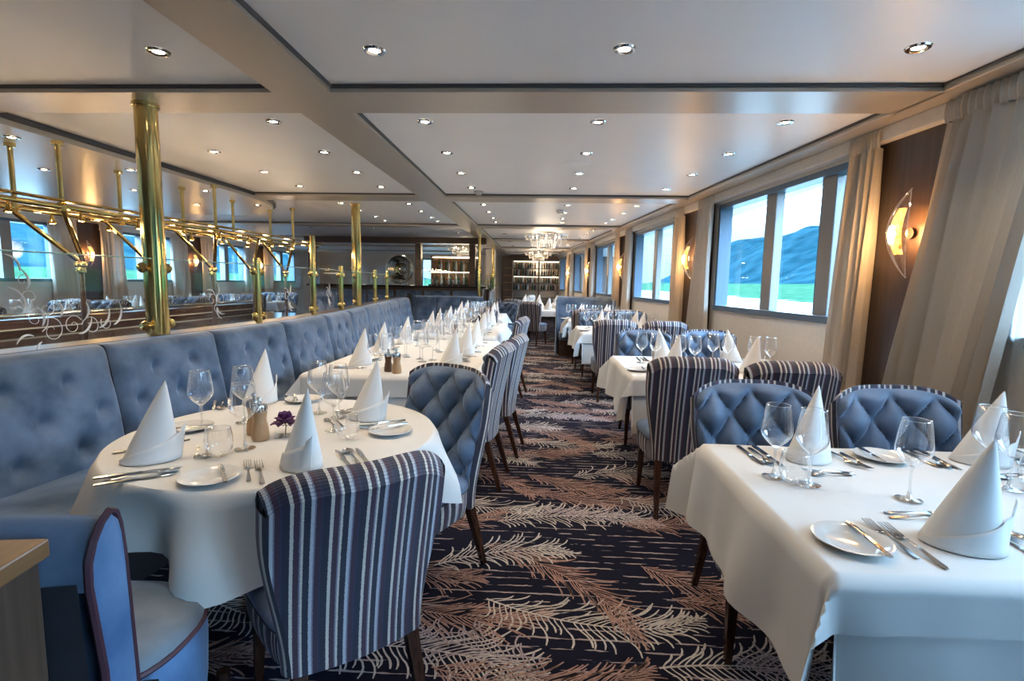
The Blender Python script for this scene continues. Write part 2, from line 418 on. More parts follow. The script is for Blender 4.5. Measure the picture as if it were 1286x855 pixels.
# ---- starboard wall with windows
WIN = [(.5+3.4*k, .5+3.4*k+2.15) for k in range(0, 6)]+[(.5-3.4*k, .5-3.4*k+2.15) for k in (1,2)]
SILL, TOP = 1.13, 2.28
w = MB()
def wseg(sa, sb, za, zb, m=0):
    P = [W(sa,0,za),W(sa,-.13,za),W(sb,-.13,za),W(sb,0,za)]
    w.hexa(P+[(p[0],p[1],zb) for p in P], m)
wseg(YF, YB, 0, SILL); wseg(YF, YB, TOP, ZC)
prev = YF
for a, b_ in sorted(WIN): wseg(prev, a, SILL, TOP); prev = b_
wseg(prev, YB, SILL, TOP)
wall_right = struct(w.build('wall_right', [M['cream']], smooth=False))
def wbox(mb, sa, sb, da, db, za, zb, m=0):
    P = [W(sa,db,za),W(sa,da,za),W(sb,da,za),W(sb,db,za)]
    mb.hexa(P+[(p[0],p[1],zb) for p in P], m)
for i, (a, b_) in enumerate(WIN):
    f = MB()   # dark reveal, frame and ledge
    for q in ((a,a+.045),(b_-.045,b_)): wbox(f, q[0], q[1], -.13, .012, SILL, TOP, 0)
    wbox(f, a, b_, -.13, .012, TOP-.05, TOP+.0, 0); wbox(f, a, b_, -.13, .02, SILL-.02, SILL+.035, 0)
    fo = struct(f.build('window_%d' % (i+1), M['winframe'], smooth=False, bevel=.004))
    edges = [a+.045]
    for mc in (a+.30, a+1.13):
        mm = MB(); wbox(mm, mc-.080, mc+.080, -.12, -.035, SILL+.03, TOP-.04)
        struct(mm.build('window_mullion', M['mullion'], fo, smooth=False, bevel=.008))
        ed = MB(); wbox(ed, mc+.080, mc+.104, -.115, -.045, SILL+.03, TOP-.04); struct(ed.build('window_frame', M['winframe'], fo, smooth=False))
        edges += [mc-.080, mc+.104]
    edges.append(b_-.045)
    for k in range(0, len(edges), 2):
        g = MB(); g.add([W(edges[k],-.09,SILL+.03),W(edges[k+1],-.09,SILL+.03),W(edges[k+1],-.09,TOP-.04),W(edges[k],-.09,TOP-.04)], [(0,1,2,3)])
        struct(g.build('window_pane', M['pane'], fo, smooth=False))
# wenge panels between the windows
PIER = [3.275+3.4*k for k in range(0, 5)]
for sc_ in PIER+[-.125,-3.525]:
    p = MB(); wbox(p, sc_-.50, sc_+.50, -.005, .018, 0.0, ZB)
    trim(p, M['pier'], bevel=.004)
bsb = MB(); wbox(bsb, YF, YB, -.005, .014, 0, .09); struct(bsb.build('baseboard_right', M['dkwood'], smooth=False))

# ---- the other walls
LWIN = [(-4.8,-3.0),(-1.7,.1),(1.4,3.2),(4.4,6.2),(7.35,9.2),(10.35,12.3),(13.45,15.3),(16.6,18.45)]
w = MB()
LS, LT = 1.27, 2.30
w.box(XL-.2,YF,0,XL,YB,LS); w.box(XL-.2,YF,LT,XL,YB,ZC)
prev = YF
for a, b_ in LWIN: w.box(XL-.2,prev,LS,XL,a,LT); prev = b_
w.box(XL-.2,prev,LS,XL,YB,LT)
struct(w.build('wall_left', M['cream'], smooth=False))
for i, (a, b_) in enumerate(LWIN):
    f = MB()
    for q in ((a,a+.06),(b_-.06,b_)): f.box(XL-.2,q[0],LS,XL+.01,q[1],LT)
    f.box(XL-.2,a,LT-.05,XL+.01,b_,LT); f.box(XL-.2,a,LS-.02,XL+.02,b_,LS+.035)
    fo = struct(f.build('window_%d' % (i+9), M['winframe'], smooth=False))
    mid = (a+b_)/2
    mm = MB(); mm.box(XL-.16,mid-.09,LS+.03,XL-.01,mid+.09,LT-.04); struct(mm.build('window_mullion', M['mullion'], fo, smooth=False))
    for q0, q1 in ((a+.06,mid-.09),(mid+.09,b_-.06)):
        g = MB(); g.add([(XL-.12,q0,LS+.03),(XL-.12,q1,LS+.03),(XL-.12,q1,LT-.04),(XL-.12,q0,LT-.04)], [(0,1,2,3)])
        struct(g.build('window_pane', M['pane'], fo, smooth=False))
LP = [(a[1]+b_[0])/2 for a, b_ in zip(LWIN, LWIN[1:])]
for y in LP:
    p = MB(); p.box(XL-.005,y-.42,0,XL+.018,y+.42,ZB); trim(p, M['pier'])
w = MB(); w.box(-1.5,YB,0,3,YB+.15,ZC,1); w.box(-3.3,YB,0,-1.5,YB+.15,ZC); w.box(XL-.2,YB,0,-4.7,YB+.15,ZC); w.box(-4.7,YB,0,-3.3,YB+.15,1.1); w.box(-4.7,YB,2.27,-3.3,YB+.15,ZC)
struct(w.build('wall_back', [M['cream'],M['dkwood']], smooth=False))
f = MB()
for x0 in (-4.7,-4.02,-3.36): f.box(x0,YB-.02,1.1,x0+.06,YB+.1,2.27)
f.box(-4.7,YB-.02,1.08,-3.3,YB+.1,1.14); f.box(-4.7,YB-.02,2.21,-3.3,YB+.1,2.27)
fo = struct(f.build('window_20', M['winframe'], smooth=False))
g = MB(); g.add([(-4.7,YB+.06,1.1),(-3.3,YB+.06,1.1),(-3.3,YB+.06,2.27),(-4.7,YB+.06,2.27)], [(0,1,2,3)]); struct(g.build('window_pane', M['pane'], fo, smooth=False))
w = MB(); w.box(XL-.2,YF-.15,0,3,YF,ZC); struct(w.build('wall_front', M['cream'], smooth=False))

# ---- outside: river, banks, hills (real terrain far off)
M['water'] = None
m, nt, b, o = newmat('river_water'); setp(b, color=(.014,.034,.037), rough=.2, spec=.12)
tc = N(nt,'ShaderNodeTexCoord'); mp = N(nt,'ShaderNodeMapping'); mp.inputs['Scale'].default_value = (.5,.16,1)
nn = N(nt,'ShaderNodeTexNoise'); nn.inputs['Scale'].default_value = 1.2; nn.inputs['Detail'].default_value = 4
bp = N(nt,'ShaderNodeBump'); bp.inputs['Strength'].default_value = .3; bp.inputs['Distance'].default_value = .3
nt.links.new(tc.outputs['Object'],mp.inputs[0]); nt.links.new(mp.outputs[0],nn.inputs['Vector']); nt.links.new(nn.outputs['Fac'],bp.inputs['Height']); nt.links.new(bp.outputs[0],b.inputs['Normal'])
M['water'] = m
M['bank'] = noisy('bank_grass', (.010,.030,.017), (.017,.042,.024), .25, rough=.9, spec=0)
M['hill'] = noisy('hill_woods', (.0028,.0125,.017), (.0075,.024,.031), .05, rough=.95, detail=8, spec=0)  # distance haze is put into the blue-green foliage colour
for sgn, nm in ((1,''),(-1,'')):
    x0 = 5 if sgn > 0 else -12
    g = MB(); g.add([(x0,-150,-2.2),(x0+sgn*330,-150,-2.2),(x0+sgn*330,420,-2.2),(x0,420,-2.2)], [(0,1,2,3)] if sgn > 0 else [(3,2,1,0)])
    struct(g.build('river_water', M['water'], smooth=False))
    g = MB()
    def bank(u, v, s=sgn):
        y = lerp(-150, 600, u); x = 70+60*v+6*math.sin(y*.03)
        return (s*(x), y, -2.3+5.2*sstep(v*1.2)+.25*math.sin(y*.15+v*9))
    g.grid(bank, 80, 8, flip=sgn < 0); struct(g.build('bank_land', M['bank']))
    g = MB()
    def hill(u, v, s=sgn):
        y = lerp(-300, 900, u); x = 170+160*v
        h = (56 if s > 0 else 40)+6*math.sin(y*.009+1.3*s)+5*math.sin(y*.031+2)+2.2*math.sin(y*.13)+1.3*math.sin(y*.41+v*5)+.9*math.sin(y*.83)
        return (s*x, y, 2.5+h*(sstep(v*1.15))+1.5*math.sin(v*22+y*.07)*v)
    g.grid(hill, 360, 24, flip=sgn < 0); struct(g.build('hill_land', M['hill']))
# ------------------------------------------------------------------ chairs
def tuft(a, b):
    """pillowed diamond pattern, 0 along the creases and buttons, 1 on the cushions"""
    s = abs(math.sin(PI*a))*abs(math.sin(PI*b))
    return s**.45
def make_chair(back_mat='stripe'):
    root = empty('dining_chair')
    H0, H1 = .335, .975
    def zt(u): return H1-.055*abs(u)**4.5
    def hw(v): return .198+.056*sstep(v*1.15)
    def yr(u, v): return -.232-.105*v**1.4+.075*u*u*(.35+.65*v)
    TH = .062
    b = MB(); nu, nv = 20, 18
    P = {}
    def rear(u, v):
        U = 2*u-1; return (U*(hw(v)-.010), yr(U,v), lerp(H0, zt(U)-.055, v))
    def front(u, v):
        U = 2*u-1; return (U*hw(v)*1.0, yr(U,v)+TH, lerp(H0, zt(U), v))
    b.grid(rear, nu, nv, 0, uvf=lambda u, v: ((2*u-1)*hw(v)+.5, lerp(H0,H1,v)))
    b.grid(front, nu, nv, 0, uvf=lambda u, v: ((2*u-1)*hw(v)+.5, lerp(H0,H1,v)), flip=True)
    # side, top and bottom bands; the stripe runs front to back over the top
    def band(pts_fn, nn, uvs):
        b.grid(pts_fn, nn, 4, 0, uvf=uvs)
    def mid(p, q, w, out):
        e = math.sin(PI*w); return tuple(lerp(p[k], q[k], w)+out[k]*e*.014 for k in range(3))
    band(lambda u, w: mid(rear(u,1), front(u,1), w, (0,-.5,.8)), nu, lambda u, w: ((2*u-1)*hw(1)+.5, 1+w*TH))
    band(lambda u, w: mid(rear(1,1-u), front(1,1-u), w, (1,0,0)), nv, lambda u, w: (.5+hw(1)+w*TH, 1-u*.6))
    band(lambda u, w: mid(rear(0,u), front(0,u), w, (-1,0,0)), nv, lambda u, w: (.5-hw(1)-w*TH, u*.6))
    band(lambda u, w: mid(rear(1-u,0), front(1-u,0), w, (0,0,-1)), nu, lambda u, w: ((1-2*u)*hw(0)+.5, w*TH))
    b.build('backrest', M[back_mat], root, angle=55)
    # deep-buttoned padding on the front
    p = MB()
    sx, sz = .082, .105
    def pad(u, v):
        U = 2*u-1
        vv = lerp(.20, .975, v)
        x, y, z = U*hw(vv)*.985, yr(U*.97,vv)+TH, lerp(H0, zt(U)+.004, vv)
        e = min(1, (1-abs(U))/.10)*min(1, (1-v)/.07)
        e = max(0,e)**.5
        a = x/(2*sx)+(z-.62)/(2*sz)+.5; c_ = x/(2*sx)-(z-.62)/(2*sz)+.5
        t = tuft(a, c_)
        if v > .90: t = lerp(t, .75, (v-.90)/.1*.8)
        d = .002+.060*(t**1.3)*e-.014*(1-e)
        return (x, y+d, z)
    p.grid(pad, 56, 56, 0, flip=True)
    bt = []
    for i in range(-5, 6):
        for j in range(-4, 6):
            if (i+j) % 2: continue
            x, z = i*sx, .62+j*sz
            U = x/.25
            if abs(U) > .80 or z > .93 or z < .5: continue
            vv = (z-H0)/(zt(U)-H0)
            p.lathe([(.0001,-.004),(.009,-.002),(.011,.003),(.007,.008),(.0001,.010)], 8, (0,0,0), 0)
            nb = 5*8
            for k in range(len(p.v)-nb, len(p.v)):
                q = p.v[k]; p.v[k] = (x+q[0], yr(U*.97,vv)+TH+.005+q[2], z+q[1])
    p.build('back_padding', M['velvet'], root, angle=60)
    # seat
    def plan(th, g=1.0):
        cx, sy = math.cos(th), math.sin(th)
        e = 2/4.2
        x = math.copysign(abs(cx)**e, cx); y = math.copysign(abs(sy)**e, sy)
        w = lerp(.205,.255,(y+1)/2)
        return (x*w*g, .03+y*.225*g)
    s = MB()
    n = 40
    def apron(u, v):
        th = 2*PI*u; g = [.965,1.0,1.012,1.0][int(round(v*3))]; x, y = plan(th, g); return (x,y,lerp(.315,.432,v))
    s.grid(apron, n, 3, 0, closeu=True, uvf=lambda u, v: (u*1.76, v*.1))
    s.face([len(s.v)-4*n+i for i in range(n)][::-1], 0)
    s.build('seat_apron', M[back_mat], root, angle=50)
    cu = MB()
    rings = [(.99,.428),(1.022,.437),(1.028,.452),(1.0,.470),(.93,.481),(.75,.490),(.45,.495),(.15,.497)]
    def cush(u, v):
        g, z = rings[int(round(v*7))]; x, y = plan(2*PI*u, g); return (x,y,z)
    cu.grid(cush, n, 7, 0, closeu=True)
    cu.face([len(cu.v)-n+i for i in range(n)], 0)
    pp = [(*plan(2*PI*i/n, 1.012), .433) for i in range(n)]
    cu.build('seat_cushion', M['velvet'], root, angle=60)
    pm = MB(); pm.tube(pp, .005, 5, closed=True); pm.build('seat_piping', M['stripe'], root)
    def leg(x0, y0, x1, y1):
        l = MB(); a, c_ = .021, .0125
        l.hexa([(x1-c_,y1-c_,0),(x1+c_,y1-c_,0),(x1+c_,y1+c_,0),(x1-c_,y1+c_,0),(x0-a,y0-a,.34),(x0+a,y0-a,.34),(x0+a,y0+a,.34),(x0-a,y0+a,.34)])
        l.build('leg', M['leg'], root, smooth=False, bevel=.003)
    for sx_ in (-1,1):
        leg(sx_*.195,.195,sx_*.205,.215); leg(sx_*.165,-.185,sx_*.18,-.285)
    return root
CH = Proto(make_chair())
def chair(x, y, face, label, group=None, sz=1.0):
    """face: the way the sitter looks, as a vector"""
    rz = math.atan2(-face[0], face[1])
    o = CH.put((x,y,0), rz, label, 'chair', group, scale=(1,1,sz)); return o

chair(-.625, 1.53, (-.63,.78), 'striped dining chair seen from behind at the round table, close to the camera', sz=.92)
chair(-.55, 2.27, (-.55,-.83), 'dining chair with grey green tufted velvet front beside the round table')
chair(-.50, 3.51, (-.99,.09), 'striped chair with its back to the aisle, just behind the tufted velvet chair')
chair(-.41, 4.17, (-.99,.10), 'striped aisle chair second along the first banquette table')
chair(-.44, 6.30, (-.98,.12), 'striped aisle chair at the near end of the second banquette table')
chair(-.92, 8.42, (-.05,1), 'striped chair seen from behind at the near end of the third banquette table')
chair(.93, 2.02, (.0,-1), 'blue tufted chair at the first window table, on the aisle corner')
chair(1.50, 1.98, (.02,-1), 'blue tufted chair at the first window table, under the curtains')
chair(1.00, .66, (-.10,1), 'striped chair cut off by the lower frame edge at the first window table')
chair(.91, 3.255, (.03,1), 'striped chair seen from behind at the second window table, beside the aisle')
chair(1.44, 3.17, (.04,1), 'striped chair seen from behind at the second window table, beside the curtain')
chair(.98, 4.62, (0,-1), 'blue chair facing us across the second window table, beside the aisle')
chair(1.56, 4.62, (0,-1), 'blue chair facing us across the second window table, beside the window wall')
chair(.90, 6.28, (.03,1), 'striped chair seen from behind at the third window table, beside the aisle')
chair(1.46, 6.22, (.03,1), 'striped chair seen from behind at the third window table, beside the curtain')
chair(.87, 7.86, (0,-1), 'blue chair facing us across the third window table, beside the aisle')
chair(1.42, 7.86, (0,-1), 'blue chair facing us across the third window table, beside the window')
chair(.80, 8.66, (.03,1), 'striped chair seen from behind at the fourth window table, beside the aisle')
chair(1.34, 8.66, (.03,1), 'striped chair seen from behind at the fourth window table, beside the wall')
chair(-.10, 11.56, (.38,.92), 'brown striped chair standing alone at the end of the aisle carpet')
chair(-.78, 10.90, (-.60,-.80), 'tufted chair turned towards us where the banquette ends')
chair(-.60, 13.20, (.3,.95), 'dark chair standing behind the tufted chair at the banquette end')
chair(-.92, 14.1, (.9,.3), 'brown chair at the long table before the wine wall')

# velvet tub chair close to the camera
root = empty('velvet_chair', (-1.14,1.125,0), math.radians(2), 'blue velvet tub chair with plum piping beside the wooden cabinet', 'chair')
def vb_section():
    # back profile in (y,z): front face up, rolled top, rear face down
    return [(-.185,.40),(-.19,.55),(-.196,.70),(-.201,.82),(-.207,.88),(-.215,.908),(-.228,.916),(-.250,.902),(-.272,.872),(-.286,.835),(-.288,.79)]
b = MB(); sec = vb_section(); ns = len(sec)-1
def vback(u, v):
    U = 2*u-1; i = min(int(v*ns), ns-1); f = v*ns-i
    y = lerp(sec[i][0], sec[i+1][0], f); z = lerp(sec[i][1], sec[i+1][1], f)
    return (U*.285, y+.035*U*U, z-.012*U**4)
b.grid(vback, 16, ns*2, 0, flip=True); b.build('backrest', M['velvet'], root, angle=70)
b = MB()
b.grid(lambda u, v: ((2*u-1)*.275, lerp(-.292,-.262,v)+.03*(2*u-1)**2, lerp(.80,.16,v)), 12, 6, 0, flip=True)
b.grid(lambda u, v: ((2*u-1)*.275, -.10+.03*(2*u-1)**2, lerp(.45,.16,v)), 12, 6, 0)
b.build('rear_cover', M['blackvelvet'], root)
for s in (-1,1):
    b = MB(); out = [(y+.035,z) for y,z in sec]+[(-.262+.03,.60),(-.255+.03,.30),(-.25+.03,.16),(-.07,.16),(-.10,.32)]
    n = len(out); cx = sum(q[0] for q in out)/n; cz = sum(q[1] for q in out)/n
    k = 6
    b.v = [(s*.283,y,z) for y,z in out]+[(s*.297,lerp(cx,y,.75),lerp(cz,z,.94)) for y,z in out]
    for i in range(n):
        q = (i,(i+1) % n,n+(i+1) % n,n+i); b.face(q if s < 0 else q[::-1], 0)
    q = list(range(n,2*n)); b.face(q if s < 0 else q[::-1], 0)
    b.build('side_wing', M['velvetblue'], root, angle=60)
    b = MB(); b.tube([(s*.290,y,z) for y,z in out], .0075, 6, closed=True); b.build('wing_piping', M['piping'], root)
def tubplan(th, g):
    cx, sy = math.cos(th), math.sin(th); e = 2/2.5
    return (math.copysign(abs(cx)**e,cx)*.255*g, .065+math.copysign(abs(sy)**e,sy)*.215*g)
b = MB(); rg = [(.95,.16),(1.0,.28),(1.02,.40),(1.0,.445)]
b.grid(lambda u, v: (*tubplan(2*PI*u, rg[int(round(v*3))][0]), rg[int(round(v*3))][1]), 40, 3, 0, closeu=True)
b.face([i for i in range(40)][::-1]); b.build('seat_skirt', M['velvetblue'], root)
b = MB(); rg2 = [(1.0,.44),(.985,.465),(.93,.482),(.8,.492),(.5,.503),(.15,.507)]
b.grid(lambda u, v: (*tubplan(2*PI*u, rg2[int(round(v*5))][0]), rg2[int(round(v*5))][1]), 40, 5, 0, closeu=True)
b.face([len(b.v)-40+i for i in range(40)]); b.build('seat_cushion', M['velvetgrey'], root)
b = MB(); b.tube([(*tubplan(2*PI*i/40, 1.0), .447) for i in range(40)], .0075, 6, closed=True); b.build('seat_piping', M['piping'], root)
for x, y in ((-.22,-.16),(.22,-.16),(-.2,.30),(.2,.30)):
    b = MB(); b.lathe([(.013,0),(.02,.17)], 10, (x,y,0)); b.build('leg', M['leg'], root)

# wooden cabinet in the corner
root = empty('wooden_cabinet', (-1.0,.66,0), math.radians(8), 'oak topped wooden cabinet at the lower corner beside the velvet chair', 'cabinet')
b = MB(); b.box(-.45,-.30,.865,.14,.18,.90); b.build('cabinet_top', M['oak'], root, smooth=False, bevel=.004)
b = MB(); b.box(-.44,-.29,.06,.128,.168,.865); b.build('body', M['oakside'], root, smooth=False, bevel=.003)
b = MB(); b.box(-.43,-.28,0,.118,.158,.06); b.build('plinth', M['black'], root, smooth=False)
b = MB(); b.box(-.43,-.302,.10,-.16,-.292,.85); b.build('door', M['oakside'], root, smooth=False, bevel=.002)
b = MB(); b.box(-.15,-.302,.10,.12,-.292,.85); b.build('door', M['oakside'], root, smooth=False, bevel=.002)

# ------------------------------------------------------------------ banquette along the curved line
POST = [(-.2,-2.72),(.8,-2.62),(1.5,-2.53),(2.1,-2.44),(3.1,-2.34),(3.9,-2.25),(4.85,-2.23),(5.9,-2.33),(7.2,-2.50),(8.5,-2.66),(10,-2.84),(11.7,-3.02)]
def px(y):
    # smoothed
    return sum(interp(POST, y+d) for d in (-.5,-.25,0,.25,.5))/5
def bq(y, off, z):
    """point at signed distance off to the room side of the post line"""
    e = .05; tx = (px(y+e)-px(y-e))/(2*e); l = math.hypot(tx,1)
    return (px(y)+off/l, y-off*tx/l, z)
HB = 1.015
seams = [.15,1.0,1.82,2.60,3.38,4.2,5.05,5.9,6.8,7.7,8.6,9.6,10.5,11.1]
BLAB = ['out of sight at the near end','beside the velvet tub chair','behind the round table napkins','under the first tall brass column','behind the wine glasses of the round table',
        'level with the gap between the two nearest tables','beside the near half of the first banquette table','beside the first banquette table far half','under the second tall brass column','before the second banquette table',
        'beyond the second brass column','two from the dark corner post','next to the dark corner post']
def back_pt(y0, y1):
    def f(u, v):
        y = lerp(y0+.006, y1-.006, u)
        e = max(0, min(1, min(u,1-u)/.06))**.5
        # v: 0 at the seat, .8 top front edge, 1 rear of the roll
        if v < .8:
            t = v/.8; z = lerp(.43, HB-.03, t); o = lerp(.24,.135,t)
            L = y1-y0; xx = (u-.5)*L; a = xx/.28+(z-.70)/.32; c_ = xx/.28-(z-.70)/.32
            an_, cn_ = a-round(a), c_-round(c_); gx, gz = (an_+cn_)*.14, (an_-cn_)*.16
            tt = .80+.20*tuft(a, c_)-.85*math.exp(-(gx*gx+gz*gz)/.0016)-.25*math.exp(-gx*gx/.0006-max(0,gz)**2/.012-max(0,-gz)/.02)
            tt = lerp(tt, .8, sstep((t-.82)/.15)); tt = lerp(tt, .8, sstep((.12-t)/.1))
            o += (.030*tt*e) - .02*(1-e)
        else:
            t = (v-.8)/.2; an = t*PI*.62
            o = .135+.024*e*(1-t)-.02*(1-e)-.05*(1-math.cos(an)); z = HB-.03+.033*math.sin(an)
            if t > .7: o = lerp(o,.02,(t-.7)/.3)
        return bq(y, o, z)
    return f
for k, (y0, y1) in enumerate(zip(seams, seams[1:])):
    if k == 0: continue
    ym = (y0+y1)/2
    root = empty('banquette_section', (0,0,0), 0, 'blue velvet banquette section '+BLAB[k], 'banquette', 'banquette sections along the glass partition')
    b = MB(); b.grid(back_pt(y0,y1), 64 if k < 7 else 32, 56 if k < 7 else 30, 0)
    # buttons sink in the creases
    L = y1-y0
    for i in range(-6,7):
        for j in range(-3,4):
            xx = i*.14; z = .70+j*.16
            if (i+j) % 2 == 0 or abs(xx) > L/2-.06 or z > .93 or z < .47: continue
            t = (z-.43)/(HB-.03-.43); o = lerp(.24,.135,t)
            c_ = bq(ym+xx, o-.004, z); nb = len(b.v)
            b.lathe([(.0001,-.004),(.010,-.002),(.012,.003),(.008,.009),(.0001,.011)], 8)
            for q in range(nb, len(b.v)):
                v_ = b.v[q]; b.v[q] = (c_[0]+v_[2], c_[1]+v_[0], c_[2]+v_[1])
    b.build('backrest', M['velvet'], root, angle=70)
    b = MB()
    prof = [(.20,.30),(.70,.30),(.72,.33),(.725,.40),(.71,.435),(.66,.452),(.45,.458),(.20,.45)]
    def seat(u, v):
        i = min(int(v*7),6); f = v*7-i
        return bq(lerp(y0+.004,y1-.004,u), lerp(prof[i][0],prof[i+1][0],f), lerp(prof[i][1],prof[i+1][1],f))
    b.grid(seat, 12, 14, 0, flip=False); b.build('seat', M['velvet'], root, angle=50)
    b = MB(); pr = [(.66,.0),(.66,.30),(.0,.30),(.0,.97)]
    b.grid(lambda u, v: bq(lerp(y0+.004,y1-.004,u), *pr[int(round(v*3))]), 6, 3, 0, flip=False); b.build('plinth', M['black'], root, smooth=False)
# the return at the far end, facing us
ends = [(-2.80,-2.30),(-2.30,-1.76),(-1.76,-1.24)]
EL = ['beside the dark corner post','in the middle','at the open end']
YE = 11.62
for (xa, xb), lb_ in zip(ends, EL):
    root = empty('banquette_section', (0,0,0), 0, 'blue velvet banquette back facing us before the bar, '+lb_, 'banquette', 'banquette backs before the bar')
    b = MB()
    def f(u, v):
        x = lerp(xa+.006, xb-.006, u); e = max(0,min(1,min(u,1-u)/.06))**.5
        if v < .8: z = lerp(.43,1.02,v/.8); y = YE-lerp(.11,.02,v/.8)-.025*e
        else:
            a = (v-.8)/.2*PI*.6; z = 1.02+.03*math.sin(a); y = YE-.02-.025*e+.05*(1-math.cos(a))
        return (x,y,z)
    b.grid(f, 12, 20, 0); b.build('backrest', M['velvet'], root, angle=70)
    if xa > -2.4: b = MB(); b.box(xa+.004,YE-.60,.30,xb-.004,YE-.12,.45); b.build('seat', M['velvet'], root, bevel=.03)
    b = MB(); b.box(xa+.004,YE+.03,0,xb-.004,YE+.1,1.0); b.build('plinth', M['black'], root, smooth=False)
b = MB(); b.box(-2.96,11.50,0,-2.87,11.66,1.10); tag(b.build('corner_post', M['black'], None, smooth=False, bevel=.005), 'dark corner post where the banquette turns before the bar', 'post')

# curved booth far along the window side
root = empty('booth_sofa', (0,0,0), 0, 'blue curved booth sofa back behind the fourth window table', 'sofa')
cxb, cyb = .90, 10.30
def booth(off, z):
    def f(u):
        # a shallow U open towards us
        t = lerp(-1,1,u); x = cxb+t*.60; y = cyb-.55*abs(t)**5+ .0
        return x, y
    return f
b = MB()
sec = [(-.10,.42),(-.07,.75),(-.05,1.05),(-.02,1.10),(.05,1.12),(.16,1.115),(.20,1.08),(.20,.0)]
def bf(u, v):
    i = min(int(v*7),6); f_ = v*7-i; o = lerp(sec[i][0],sec[i+1][0],f_); z = lerp(sec[i][1],sec[i+1][1],f_)
    return (cxb+lerp(-.53,.53,u), cyb+o, z)
b.grid(bf, 20, 28, 0); b.build('backrest', M['velvet'], root, angle=60)
b = MB(); b.box(cxb-.50,cyb-.55,.30,cxb+.5,cyb-.10,.45); b.build('seat', M['velvet'], root, bevel=.03)
b = MB(); b.box(cxb-.50,cyb-.52,0,cxb+.50,cyb+.18,.30); b.build('plinth', M['dkwood'], root, smooth=False)
for xs in (-.56,.535):
    b = MB(); b.box(cxb+xs,cyb-.35,.0,cxb+xs+.025,cyb+.20,1.07); b.build('end_panel', M['velvet'], root, bevel=.012)
# ------------------------------------------------------------------ tables and cloths
TZ = .75
def table(cx, cy, hx, hy, label, rot=0, rnd=False):
    root = empty('dining_table', (cx,cy,0), rot, label, 'table')
    b = MB()
    if rnd: b.lathe([(hx-.01,TZ-.034),(hx,TZ-.028),(hx,TZ-.004),(hx-.004,TZ-.002)], 48)
    else: b.box(-hx,-hy,TZ-.034,hx,hy,TZ-.002)
    b.build('tabletop', M['dkwood'], root, smooth=rnd)
    for yy in ((0,) if rnd or hy < .8 else (-hy*.6, hy*.6)):
        b = MB(); b.lathe([(.045,.05),(.04,.1),(.038,.60),(.06,.70),(.10,TZ-.034)], 16, (0,yy,0)); b.build('pedestal', M['black'], root)
        b = MB(); b.lathe([(.16,0),(.17,.012),(.155,.03),(.06,.05)], 28, (0,yy,0)); b.build('base', M['black'], root)
    return root
def rect_cloth(name, cx, cy, hx, hy, o, label, cat='tablecloth', zz=TZ, seed=0, flap=.9, group=None, inner=0.0, mat='cloth', wave=1.0):
    """o = overhang (x-, x+, y-, y+)"""
    b = MB(); r_ = random.Random(seed); ph = [r_.uniform(0,6.28) for _ in range(6)]
    hx2, hy2 = hx+.006+inner, hy+.006+inner
    def axis(h, lo, hi, n):
        A = [-h-lo*(1-i/13) for i in range(13)] if lo > 0 else []
        A += [-h, -h+.012]+[lerp(-h+.03,h-.03,i/n) for i in range(n+1)]+[h-.012, h]
        if hi > 0: A += [h+hi*(i+1)/13 for i in range(13)]
        return A
    X = axis(hx2,o[0],o[1],26); Y = axis(hy2,o[2],o[3],26)
    def pos(u, v):
        du = max(0, abs(u)-hx2); dv = max(0, abs(v)-hy2); su = 1 if u > 0 else -1; sv = 1 if v > 0 else -1
        x = max(-hx2,min(hx2,u)); y = max(-hy2,min(hy2,v))
        if du == 0 and dv == 0: return (x,y,zz+.0008*wave*math.sin(9*u+ph[0])*math.sin(8*v+ph[1])+.0008)
        if du > 0 and dv > 0:
            rho = math.hypot(du,dv); phi = math.atan2(dv,du); al = min(phi,PI/2-phi)*flap
            out = rho*math.sin(al)*.92; dn = rho*math.cos(al)
            fx = (.010+.10*rho)*math.cos(phi)**2; fy = (.010+.10*rho)*math.sin(phi)**2
            sgn = 1 if phi < PI/4 else -1
            lat = .012*min(1,rho*8)*sgn*(1-abs(phi-PI/4)/(PI/4))**0*0
            return (x+su*(fx+out*.7071-lat), y+sv*(fy+out*.7071+lat), zz-dn)
        if du > 0:
            e = min(1,(hy2-abs(v))/.12)
            wv = wave*(.022*math.sin(11*v+ph[2])+.012*math.sin(23*v+ph[3]))*min(1,du/.25)*e
            return (x+su*((.010 if wave < .9 else .022)*min(1,du/.02)+(.10 if wave > .9 else .03)*du+wv), y, zz-du*.995)
        e = min(1,(hx2-abs(u))/.12)
        wv = wave*(.020*math.sin(12*u+ph[4])+.010*math.sin(25*u+ph[5]))*min(1,dv/.25)*e
        return (x, y+sv*((.010 if wave < .9 else .022)*min(1,dv/.02)+(.10 if wave > .9 else .03)*dv+wv), zz-dv*.995)
    nx, ny = len(X), len(Y)
    b.v = [pos(u,v) for v in Y for u in X]
    for j in range(ny-1):
        for i in range(nx-1):
            b.face((j*nx+i,j*nx+i+1,(j+1)*nx+i+1,(j+1)*nx+i))
    ob = b.build(name, M[mat], None, angle=70, loc=(cx,cy,0))
    return tag(ob, label, cat, group)

